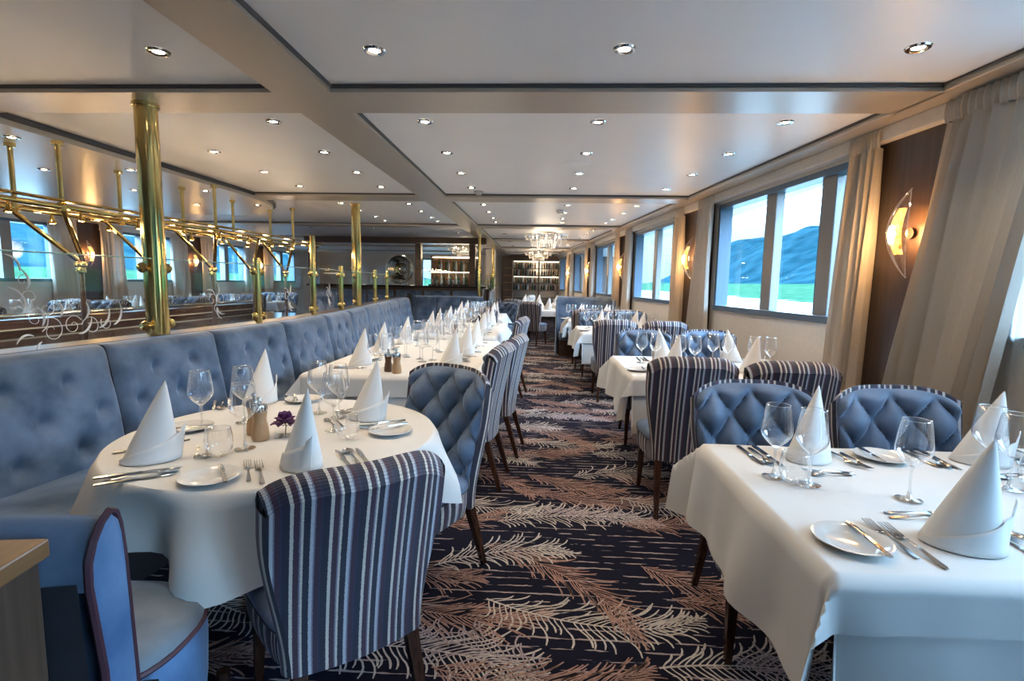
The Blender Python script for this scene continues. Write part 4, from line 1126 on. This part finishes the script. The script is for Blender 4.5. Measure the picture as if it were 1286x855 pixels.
def curtain(name, fn, s0, s1, zb, zt_, mat, label, n=9, seed=1, spread=0.0, cat='curtain', amp=.045, group=None, pull=None, d0=.075):
    root = empty(name, (0,0,0), 0, label, cat, group)
    r_ = random.Random(seed); ph = [r_.uniform(-.5,.5) for _ in range(n+1)]
    L = s1-s0
    def body(u, v):
        z = lerp(zb, zt_-.11, v); k = u*n; i = min(int(k),n-1); ang = 2*PI*(k)+ph[i]*.0
        a = amp*1.35*(1.0-.40*v)*(1+.3*math.sin(5*u+seed))
        d = d0+a*math.sin(ang)*(.8+.2*math.sin(3*v+i))+.012*math.sin(11*u+4*v+seed)
        w_ = 1+spread*(1-v)
        sa, Lw = s0, L*w_
        if pull:
            q = min(1,(1-v)*1.25); sa = lerp(s0,pull[0],q); Lw = lerp(s1,pull[1],q)-sa
        s = sa+Lw*u+.010*math.cos(ang)+.012*math.sin(2.6*v+u*9)
        return fn(s, d, z)
    b = MB(); b.grid(body, n*12, 16, 0); b.build('drape', mat, root, angle=80)
    def head(u, v):
        z = lerp(zt_-.115, zt_, v); ang = 2*PI*u*n*2
        return fn(s0+L*u, d0+.003+.014*math.sin(ang)+.010*math.sin(PI*v), z)
    b = MB(); b.grid(head, n*20, 4, 0); b.build('pleated_heading', mat, root, angle=80)
    return root
# ------------------------------------------------------------------ bar
root = empty('bar_counter', (0,0,0), 0, 'long dark bar counter behind the banquette return', 'bar counter')
b = MB(); b.box(-5.55,12.15,1.22,-1.30,12.62,1.27); b.build('counter_top', M['gloss'], root, smooth=False, bevel=.006)
b = MB(); b.box(-5.5,12.25,0,-1.36,12.6,1.22); b.build('body', M['dkwood'], root, smooth=False)
for k in range(6):
    b = MB(); xa = -5.45+k*.68; b.box(xa,12.225,.15,xa+.62,12.25,1.16); b.build('upholstered_panel', M['velvet'], root, smooth=False, bevel=.01)
b = MB(); b.box(-5.62,12.22,2.26,-1.26,12.52,ZB); trim(b, M['dkwood'], bevel=.006)
for i, x in enumerate((-5.48,-2.89,-1.60)):
    b = MB(); b.box(x-.07,12.28,1.27 if x > -5 else 0,x+.07,12.46,2.26); trim(b, M['dkwood'], bevel=.004)
for i, (x0, x1) in enumerate(((-5.4,-2.96),(-2.82,-1.67))):
    g = MB(); g.add([(x0,12.36,1.28),(x1,12.36,1.28),(x1,12.36,2.26),(x0,12.36,2.26)], [(0,1,2,3)])
    struct(g.build('window_pane', M['partglass'], None, smooth=False))
for i, (x, y) in enumerate(((-1.40,12.05),(-1.30,14.6))):
    root = empty('brass_post', (x,y,0), 0, ['slim brass post at the open end of the bar','slim brass post beyond the end of the bar'][i], 'post')
    b = MB(); b.lathe([(.035,0),(.035,ZB-.001)], 16); b.build('shaft', M['brass'], root)
    b = MB(); b.lathe([(.05,0),(.05,.02)], 16); b.build('foot_flange', M['brass'], root)
b = MB(); b.box(-1.70,16.4,0,-1.42,16.75,ZB); trim(b, M['cream'])
# round metal relief behind the bar
root = empty('round_relief', (-3.56,13.1,1.66), 0, 'round silver metal relief of overlapping crescents behind the bar glass', 'sculpture')
b = MB()
b.grid(lambda u, v: ((.33+.035*math.cos(2*PI*v))*math.cos(2*PI*u), .035*math.sin(2*PI*v), (.33+.035*math.cos(2*PI*v))*math.sin(2*PI*u)), 48, 10, 0, closeu=True); b.build('outer_ring', M['steel'], root)
def cres(cx, cz, r0, r1, off):
    b = MB(); n = 24
    out = [(cx+r0*math.cos(a), cz+r0*math.sin(a)) for a in [PI*.35+PI*1.3*i/n for i in range(n+1)]]
    inn = [(cx+off+r1*math.cos(a), cz+r1*math.sin(a)) for a in [PI*.45+PI*1.1*i/n for i in range(n+1)]]
    for i in range(n+1):
        (x,z),(x2,z2) = out[i], inn[i]; b.v += [(x,-.02,z),(x2,-.06,z2),(x2,.02,z2),(x,.02,z)]
    for i in range(n):
        for j in range(4): b.face((4*i+j,4*i+(j+1) % 4,4*i+4+(j+1) % 4,4*i+4+j))
    return b
cres(0,0,.30,.21,.10).build('crescent', M['steel'], root); cres(.02,-.02,.19,.12,.07).build('crescent', M['brass'], root)
b = MB(); b.grid(lambda u, v: (.10+.10*math.sin(PI*v)*math.cos(2*PI*u), -.05*math.sin(PI*v)*math.sin(PI*u)-.01, .02+.15*math.cos(PI*v)), 20, 10, 0, closeu=True); b.build('boss', M['steel'], root)
b = MB(); b.lathe([(.16,-.44),(.16,-.41),(.03,-.39),(.03,-.36)], 20); b.build('stand', M['steel'], root)
b = MB(); b.box(-4.3,12.9,0,-3.0,13.4,1.22); tag(b.build('back_cabinet', M['dkwood'], None, smooth=False, bevel=.01), 'low dark cabinet carrying the round metal relief', 'cabinet')
# bottles and glasses on the bar
def bottle_model(mat, nm):
    b = MB(); b.lathe([(.0001,0),(.036,.001),(.038,.01),(.038,.19),(.034,.215),(.016,.245),(.0135,.26),(.0135,.305),(.016,.306),(.016,.32),(.0001,.321)], 14)
    return b.build(nm, mat, None, angle=50)
BM = [Proto(bottle_model(m_, 'bottle')) for m_ in (simple('bottle_green',(.02,.05,.025),.08), simple('bottle_amber',(.20,.08,.02),.1), simple('bottle_clear',(.45,.47,.46),.08), simple('bottle_dark',(.015,.012,.015),.1))]
BM[3].put((-1.47,12.32,1.272), 0, 'tall dark bottle standing alone at the end of the bar counter', 'bottle', scale=(1.5,1.5,1.9))
for k in range(14):
    WIN_G.put((-3.55+k*.085 if k < 7 else -2.7+(k-7)*.13, 12.28+.03*(k % 2), 1.272), 0, 'small glass upside lined on the bar counter', 'wine glass', 'glasses lined up on the bar counter', scale=(.7,.7,.55))
for k in range(16):
    BM[k % 3].put((-2.72+k*.066, 13.62+.03*(k % 2), 1.302), 0, 'bottle on the shelf behind the bar glass', 'bottle', 'bottles behind the bar glass', scale=(.8,.8,.75+.07*(k % 3)))
for xa, w_ in ((-5.3,'left of'),(-3.25,'right of')):
    curtain('window_curtain', lambda s, d, z: (s, YB-d, z), xa, xa+.55, .02, ZB-.012, M['curtain'], 'pale curtain far behind the bar glass, %s the end window' % w_, 5, 71, .1)
root = empty('back_bar', (0,0,0), 0, 'back bar shelves behind the bar glass', 'shelf')
b = MB(); b.box(-2.9,13.5,0,-1.55,13.85,1.25); b.build('cabinet_body', M['dkwood'], root, smooth=False)
b = MB(); b.box(-2.9,13.5,1.25,-1.55,13.85,1.30); b.build('worktop', M['gloss'], root, smooth=False)
b = MB(); b.box(-2.9,13.55,1.62,-1.55,13.80,1.64); b.build('shelf', M['oakside'], root, smooth=False)
b = MB(); b.box(-2.85,13.60,1.612,-1.6,13.63,1.62); b.box(-2.85,13.78,2.0,-1.6,13.80,2.02); b.build('light_strip', emitter('added_bar_glow',(1,.80,.52),9), root, smooth=False)  # warm glowing strips added to make the bottles shine
b = MB(); b.box(-2.9,13.82,1.30,-1.55,13.85,2.05); b.build('back_panel', M['dkwood'], root, smooth=False)
for k in range(16):
    BM[(k*2+1) % 3].put((-2.72+k*.066, 13.66, 1.642), 0, 'bottle on the upper shelf behind the bar', 'bottle', 'bottles on the upper back bar shelf', scale=(.8,.8,.85+.1*((k+1) % 3)))
# flowers at the bar end
root = empty('flower_arrangement', (-1.24,13.0,0), 0, 'yellow flowers in a tall dark vase at the end of the bar', 'flowers')
b = MB(); b.lathe([(.10,0),(.13,.02),(.11,.5),(.16,1.0),(.13,1.15),(.14,1.2)], 18); b.build('vase', M['steel'], root)
b = MB(); r3 = random.Random(9)
ye = noisy('yellow_petals', (.65,.50,.06), (.75,.62,.15), 30, rough=.6); gr = bpy.data.materials['green_stem']
for k in range(46):
    a = r3.uniform(0,6.28); e = r3.uniform(.05,.28); h = r3.uniform(1.28,1.62); x, y = e*math.cos(a), e*math.sin(a)
    b.tube([(0,0,1.15),(x*.5,y*.5,1.3),(x,y,h)], .003, 4, 1)
    for q in range(5):
        t = 2*PI*q/5; b.add([(x,y,h),(x+.03*math.cos(t-.4),y+.03*math.sin(t-.4),h+.012),(x+.045*math.cos(t),y+.045*math.sin(t),h+.006),(x+.03*math.cos(t+.4),y+.03*math.sin(t+.4),h+.012)], [(0,1,2,3)], 0)
b.build('blooms', [ye, gr], root, smooth=False)

# ------------------------------------------------------------------ wine wall at the far end
root = empty('wine_shelf', (0,0,0), 0, 'dark wine shelf with lit bays filling the far end wall', 'shelf')
b = MB(); b.box(-1.42,20.15,0,-1.05,20.58,2.30); b.box(.80,20.15,0,1.15,20.58,2.30); b.box(-1.42,20.12,2.22,1.15,20.58,ZB)
b.build('side_unit', M['dkwood'], root, smooth=False)
b = MB(); b.box(-1.05,20.50,0,.80,20.58,2.25); b.build('back_panel', simple('shelf_back_mirror',(.35,.33,.30),.15,.8), root, smooth=False)
b = MB(); b.box(-.06,20.16,0,.0,20.5,2.22); b.build('divider', M['dkwood'], root, smooth=False)
SHZ = [.45,.80,1.08,1.36,1.64,1.92]
for z in SHZ:
    b = MB(); b.box(-1.05,20.18,z,.80,20.5,z+.02); b.build('shelf_board', M['oakside'], root, smooth=False)
for xa in (-1.42,.80):
    for z in SHZ:
        b = MB(); b.box(xa+.03,20.135,z,xa+.33,20.15,z+.03); b.build('shelf_edge', M['oak'], root, smooth=False)
b = MB(); b.box(-1.0,20.2,2.18,.75,20.24,2.20); b.build('light_strip', emitter('shelf_light',(1,.85,.62),2), root, smooth=False)
b = MB(); b.box(-1.0,20.2,1.60,.75,20.23,1.615); b.build('light_strip', bpy.data.materials['shelf_light'], root, smooth=False)
for r_, z in enumerate((1.10,1.38,1.66,1.94)):
    for k in range(20):
        x = -.99+k*.09
        if abs(x+.03) < .065: continue
        BM[(k*3+r_*2) % 4].put((x,20.3,z+.002), 0, 'wine bottle on the %s row of the far wine shelf' % ['lowest','second','third','top'][r_], 'bottle', 'bottles on the %s row of the wine shelf' % ['lowest','second','third','top'][r_], scale=(.8,.8,.68+.04*((k*7+r_) % 3)))

# ------------------------------------------------------------------ crystal chandeliers
def chandelier(x, y, label, rx=.44):
    root = empty('crystal_chandelier', (x,y,0), 0, label, 'chandelier')
    b = MB(); b.lathe([(rx*.5,ZC-.02),(rx*.5,ZC)], 28); b.build('ceiling_plate', M['chrome'], root)
    r4 = random.Random(int(y))
    for t, (rad, z) in enumerate(((rx,2.37),(rx*.74,2.30),(rx*.46,2.24))):
        b = MB(); b.tube([(rad*math.cos(2*PI*i/36),rad*math.sin(2*PI*i/36),z) for i in range(36)], .008, 6, closed=True); b.build('ring', M['chrome'], root)
        b = MB(); n = int(46*rad/rx)
        for k in range(n):
            a = 2*PI*k/n
            for q in range(4 if t else 3):
                zz = z-.03-.032*q; s = .011; xx, yy = rad*math.cos(a)*(1-.03*q), rad*math.sin(a)*(1-.03*q)
                b.add([(xx,yy,zz+.018),(xx+s,yy,zz),(xx,yy+s,zz),(xx-s,yy,zz),(xx,yy-s,zz),(xx,yy,zz-.018)], [(0,1,2),(0,2,3),(0,3,4),(0,4,1),(5,2,1),(5,3,2),(5,4,3),(5,1,4)])
        o = b.build('crystal_drops', M['crystal'], root, smooth=False); o['kind'] = 'stuff'
    for k in range(8):
        a = 2*PI*k/8; b = MB(); b.lathe([(.0001,2.30),(.012,2.315),(.014,2.33),(.008,2.35),(.0001,2.352)], 10, (rx*.62*math.cos(a),rx*.62*math.sin(a),0)); b.build('bulb', M['chandbulb'], root)
    ld = bpy.data.lights.new('chandelier_light','POINT'); ld.energy = 9; ld.color = (1,.78,.55); ld.shadow_soft_size = .25
    lo = bpy.data.objects.new('chandelier_light', ld); COL.objects.link(lo); lo.parent = root; lo.location = (0,0,2.12)
M['crystal'] = simple('crystal', (.95,.90,.85), .03, trans=.6, ior=1.5, coat=1)
M['chandbulb'] = emitter('chandelier_bulb', (1,.74,.45), 7)
chandelier(.12, 11.0, 'round crystal chandelier nearer to us over the aisle')
chandelier(-.05, 16.9, 'smaller looking crystal chandelier before the wine wall')
chandelier(-2.15, 14.9, 'crystal chandelier seen through the bar glass', .5)

# ------------------------------------------------------------------ sconces and curtains
def sconce_model():
    root = empty('wall_sconce')
    # local: +x into the room, y along the wall, z up
    b = MB(); H = .53
    def shell(u, v, k=1.0, off=0):
        z = (v-.5)*H*k; w = .5*.130*(math.sin(PI*min(1,max(0,v*1.02)))**.7)*k*(1.15-.3*(1-v))
        an = (u-.5)*2; d = .135*(math.sin(PI*v)**.8)*(1-.50*an*an)+.018+off
        return (d, an*w-.008*(v-.5)*2, z)
    b.grid(shell, 16, 26, 0); b.build('glass_shell', M['sconceglass'], root, angle=60)
    b = MB(); n = 40; pts = []
    for i in range(27): pts.append(shell(0,i/26))
    for i in range(27): pts.append(shell(1,1-i/26))
    b.tube(pts, .0045, 6, closed=True); b.build('glass_rim', M['stemglass'], root)
    b = MB(); b.grid(lambda u, v: shell(lerp(.15,.85,u), lerp(.24,.80,v), .93, -.022), 14, 20, 0); b.build('amber_leaf', M['amber'], root, angle=60)
    b = MB(); b.lathe([(.0001,-.062),(.020,-.05),(.030,0),(.022,.05),(.0001,.062)], 14, (.112,-.004,-.01)); b.build('bulb', M['bulb'], root)
    b = MB(); b.lathe([(.034,-.008),(.034,.008)], 20); o = b.build('wall_plate', M['pier'], root); o.rotation_euler = (0,PI/2,0); o.location = (.010,0,0)
    ld = bpy.data.lights.new('sconce_light','POINT'); ld.energy = 3.0; ld.color = (1,.55,.22); ld.shadow_soft_size = .04
    lo = bpy.data.objects.new('sconce_light', ld); COL.objects.link(lo); lo.parent = root; lo.location = (.19,0,.0)
    return root
SC = Proto(sconce_model())
WORD = ['nearest to us','second from us','third from us','fourth from us','fifth from us']
wang = math.atan2(-.0896,-.996)
for k, s in enumerate(PIER):
    x, y, z = W(s+.02, .02, 1.715)
    SC.put((x,y,z), wang, 'glowing amber glass sconce on the dark panel between window curtains, '+WORD[k], 'wall lamp')
for k, y in enumerate(LP[2:]):
    SC.put((XL+.022,y,1.78), 0, 'glowing sconce on the port wall, '+['by the picture edge','behind the etched glass','beyond the first column','between short posts','beyond the bar frame'][k], 'wall lamp')
WN = ['nearest pier','second pier','third pier','fourth pier','fifth pier']
for k, s in enumerate(PIER):
    n = 8
    if k == 0:
        curtain('window_curtain', W, 2.38, s-.235, .02, ZB-.012, M['curtain'], 'wide beige linen curtain at the right picture edge, partly backlit', 8, 3, .42, amp=.045, pull=(2.66,3.32), d0=.105)
        curtain('sheer_curtain', W, 1.40, 3.02, .02, ZB-.012, M['sheer'], 'pale backlit sheer curtain at the right picture edge', 14, 8, .0, amp=.016, d0=.036)
    else:
        curtain('window_curtain', W, s-.64, s-.20, .02, ZB-.012, M['curtain'], 'beige linen curtain on the near side of the %s' % WN[k], 5, 3+k, .65)
    curtain('window_curtain', W, s+.27, s+.56, .02, ZB-.012, M['curtain'], 'beige linen curtain on the far side of the %s' % WN[k], 5, 13+k, .55)
def LW(s, d, z): return (XL+d, s, z)
for k, y in enumerate(LP[2:]):
    curtain('window_curtain', LW, y-.85, y-.25, .02, ZB-.012, M['curtain'], 'pale curtain on the port wall, near side of the %s' % ['first port pier','second port pier','third port pier','fourth port pier','fifth port pier'][k], 6, 23+k, .15)
    curtain('window_curtain', LW, y+.25, y+.85, .02, ZB-.012, M['curtain'], 'pale curtain on the port wall, far side of the %s' % ['first port pier','second port pier','third port pier','fourth port pier','fifth port pier'][k], 6, 33+k, .15)

# ------------------------------------------------------------------ ceiling lamps, speaker, detectors
def downlight_model():
    root = empty('ceiling_downlight')
    b = MB(); b.lathe([(.026,-.002),(.036,-.008),(.048,-.007),(.053,0)], 24); b.f.pop(); b.m.pop(); b.uv.pop(); b.f.pop(); b.m.pop(); b.uv.pop(); b.build('trim_ring', M['chrome'], root)
    b = MB(); b.lathe([(.0001,-.004),(.018,-.0035),(.026,-.002)], 20); b.f.pop(); b.m.pop(); b.uv.pop(); b.build('lens', M['lens'], root)
    ld = bpy.data.lights.new('downlight_spot','SPOT'); ld.energy = SPOT_E; ld.color = (1,.80,.57); ld.spot_size = math.radians(115); ld.spot_blend = .9; ld.shadow_soft_size = .06
    lo = bpy.data.objects.new('downlight_spot', ld); COL.objects.link(lo); lo.parent = root; lo.location = (0,0,-.02)
    return root
SPOT_E = 11
DL = Proto(downlight_model())
ROWS = [[1.68,2.50,3.57,4.40,5.20,5.98,7.25,8.0,8.75,9.3,10.5,11.5,12.4,13.6,14.6,15.3,16.5,17.5,19.0]][0]
RN = ['first','second','third','fourth','fifth','sixth','seventh','eighth','ninth','tenth','eleventh','twelfth','thirteenth','fourteenth','fifteenth','sixteenth','seventeenth','eighteenth','nineteenth','twentieth','twenty-first','twenty-second','twenty-third','twenty-fourth']
COLX = [(-2.78,'column over the banquette'),(-1.83,'column left of the long ceiling beam'),(-.79,'column right of the long ceiling beam'),(.36,'column over the aisle'),(1.56,'column along the windows')]
for i, y in enumerate(ROWS):
    for x, nm in COLX:
        if x < -2.5 and (y < 4 or y > 12): continue
        if x < -1.5 and y > 12: continue
        X = x if x < 1 else x-.075*(y-3.6)
        if x == .36 and abs(y-11.0) < .8: continue
        if y > 9.0 and x < .3 and i % 2 == 0: continue
        DL.put((X,y,ZC-.0005), 0, 'recessed ceiling downlight, %s in the %s' % (RN[i], nm), 'downlight')
k = 0
for y in (2.6,3.7,4.8,5.9,7.0):
    for x in (-3.85,-4.7):
        DL.put((x,y,2.3645), 0, 'downlight in the glossy soffit, %s of the %s line' % (RN[int((y-2.6)/1.1+.1)], 'near' if x > -4 else 'far'), 'downlight')
for y in (2,5,8,11,14): DL.put((-7.4,y,ZC-.0005), 0, 'downlight over the port tables, '+RN[int(y/3)]+' of its line', 'downlight')
for i, (x, y) in enumerate(((-2.1,13.1),(-3.4,13.3),(-4.7,13.3),(-2.1,16),(-3.4,16),(-4.7,16),(-3.4,10.6),(-4.7,10.6))):  # extra downlights added to brighten the bar area
    DL.put((x,y,ZC-.0005), 0, 'added downlight in the ceiling around the bar, %s of them' % RN[i], 'downlight')
b = MB(); b.lathe([(.0001,-.012),(.10,-.012),(.115,-.006),(.118,0)], 32, (.31,4.78,ZC)); tag(b.build('ceiling_speaker', M['ceiling']), 'flat round white speaker in the ceiling over the aisle', 'speaker')
def det(x, y, label):
    root = empty('smoke_detector', (x,y,ZC), 0, label, 'smoke detector')
    b = MB(); b.lathe([(.05,0),(.05,-.012),(.042,-.03),(.030,-.045),(.0001,-.048)], 20); b.build('body', M['china'], root)
    b = MB(); b.lathe([(.052,-.001),(.056,-.002),(.056,-.010),(.05,-.012)], 20); b.build('base_ring', M['steel'], root)
det(-.74, 6.22, 'small smoke detector beside the second cross beam'); det(.27, 7.75, 'smoke detector on the ceiling between the aisle downlights')

# ------------------------------------------------------------------ daylight, camera, view
wd = bpy.data.worlds.new('overcast'); scene.world = wd; wd.use_nodes = True; nt = wd.node_tree
bg = nt.nodes['Background']; tc = N(nt,'ShaderNodeTexCoord'); sp = N(nt,'ShaderNodeSeparateXYZ'); nt.links.new(tc.outputs['Generated'], sp.inputs[0])
rp = N(nt,'ShaderNodeValToRGB'); e = rp.color_ramp.elements
e[0].position = .0; e[0].color = (.024,.029,.031,1); e[1].position = .10; e[1].color = (.036,.041,.043,1)
x_ = e.new(.24); x_.color = (.58,.76,1,1); x_ = e.new(.8); x_.color = (.52,.72,1,1)
nt.links.new(sp.outputs[2], rp.inputs[0]); nt.links.new(rp.outputs[0], bg.inputs[0]); bg.inputs[1].default_value = 17.0
cam = bpy.data.cameras.new('camera'); co = bpy.data.objects.new('camera', cam); COL.objects.link(co)
cam.sensor_width = 36; cam.lens = 650/1286*36; cam.clip_start = .05; cam.clip_end = 3000
yaw, pit, roll = math.radians(2.9), math.radians(6.4), math.radians(1.0)
fwd = Vector((-math.sin(yaw)*math.cos(pit), math.cos(yaw)*math.cos(pit), -math.sin(pit)))
r0 = Vector((math.cos(yaw), math.sin(yaw), 0)); u0 = r0.cross(fwd)
rv = r0*math.cos(roll)+u0*math.sin(roll); uv_ = u0*math.cos(roll)-r0*math.sin(roll)
co.matrix_world = Matrix(((rv.x,uv_.x,-fwd.x,0),(rv.y,uv_.y,-fwd.y,0),(rv.z,uv_.z,-fwd.z,1.38),(0,0,0,1)))
scene.camera = co
vs_ = scene.view_settings; vs_.view_transform = 'Standard'; vs_.look = 'None'; vs_.gamma = 1; vs_.use_curve_mapping = False; vs_.exposure = 1.42
cy = scene.cycles; cy.caustics_reflective = False; cy.caustics_refractive = False; cy.max_bounces = 10; cy.diffuse_bounces = 6; cy.glossy_bounces = 4; cy.transparent_max_bounces = 24; cy.transmission_bounces = 8; cy.sample_clamp_indirect = 6
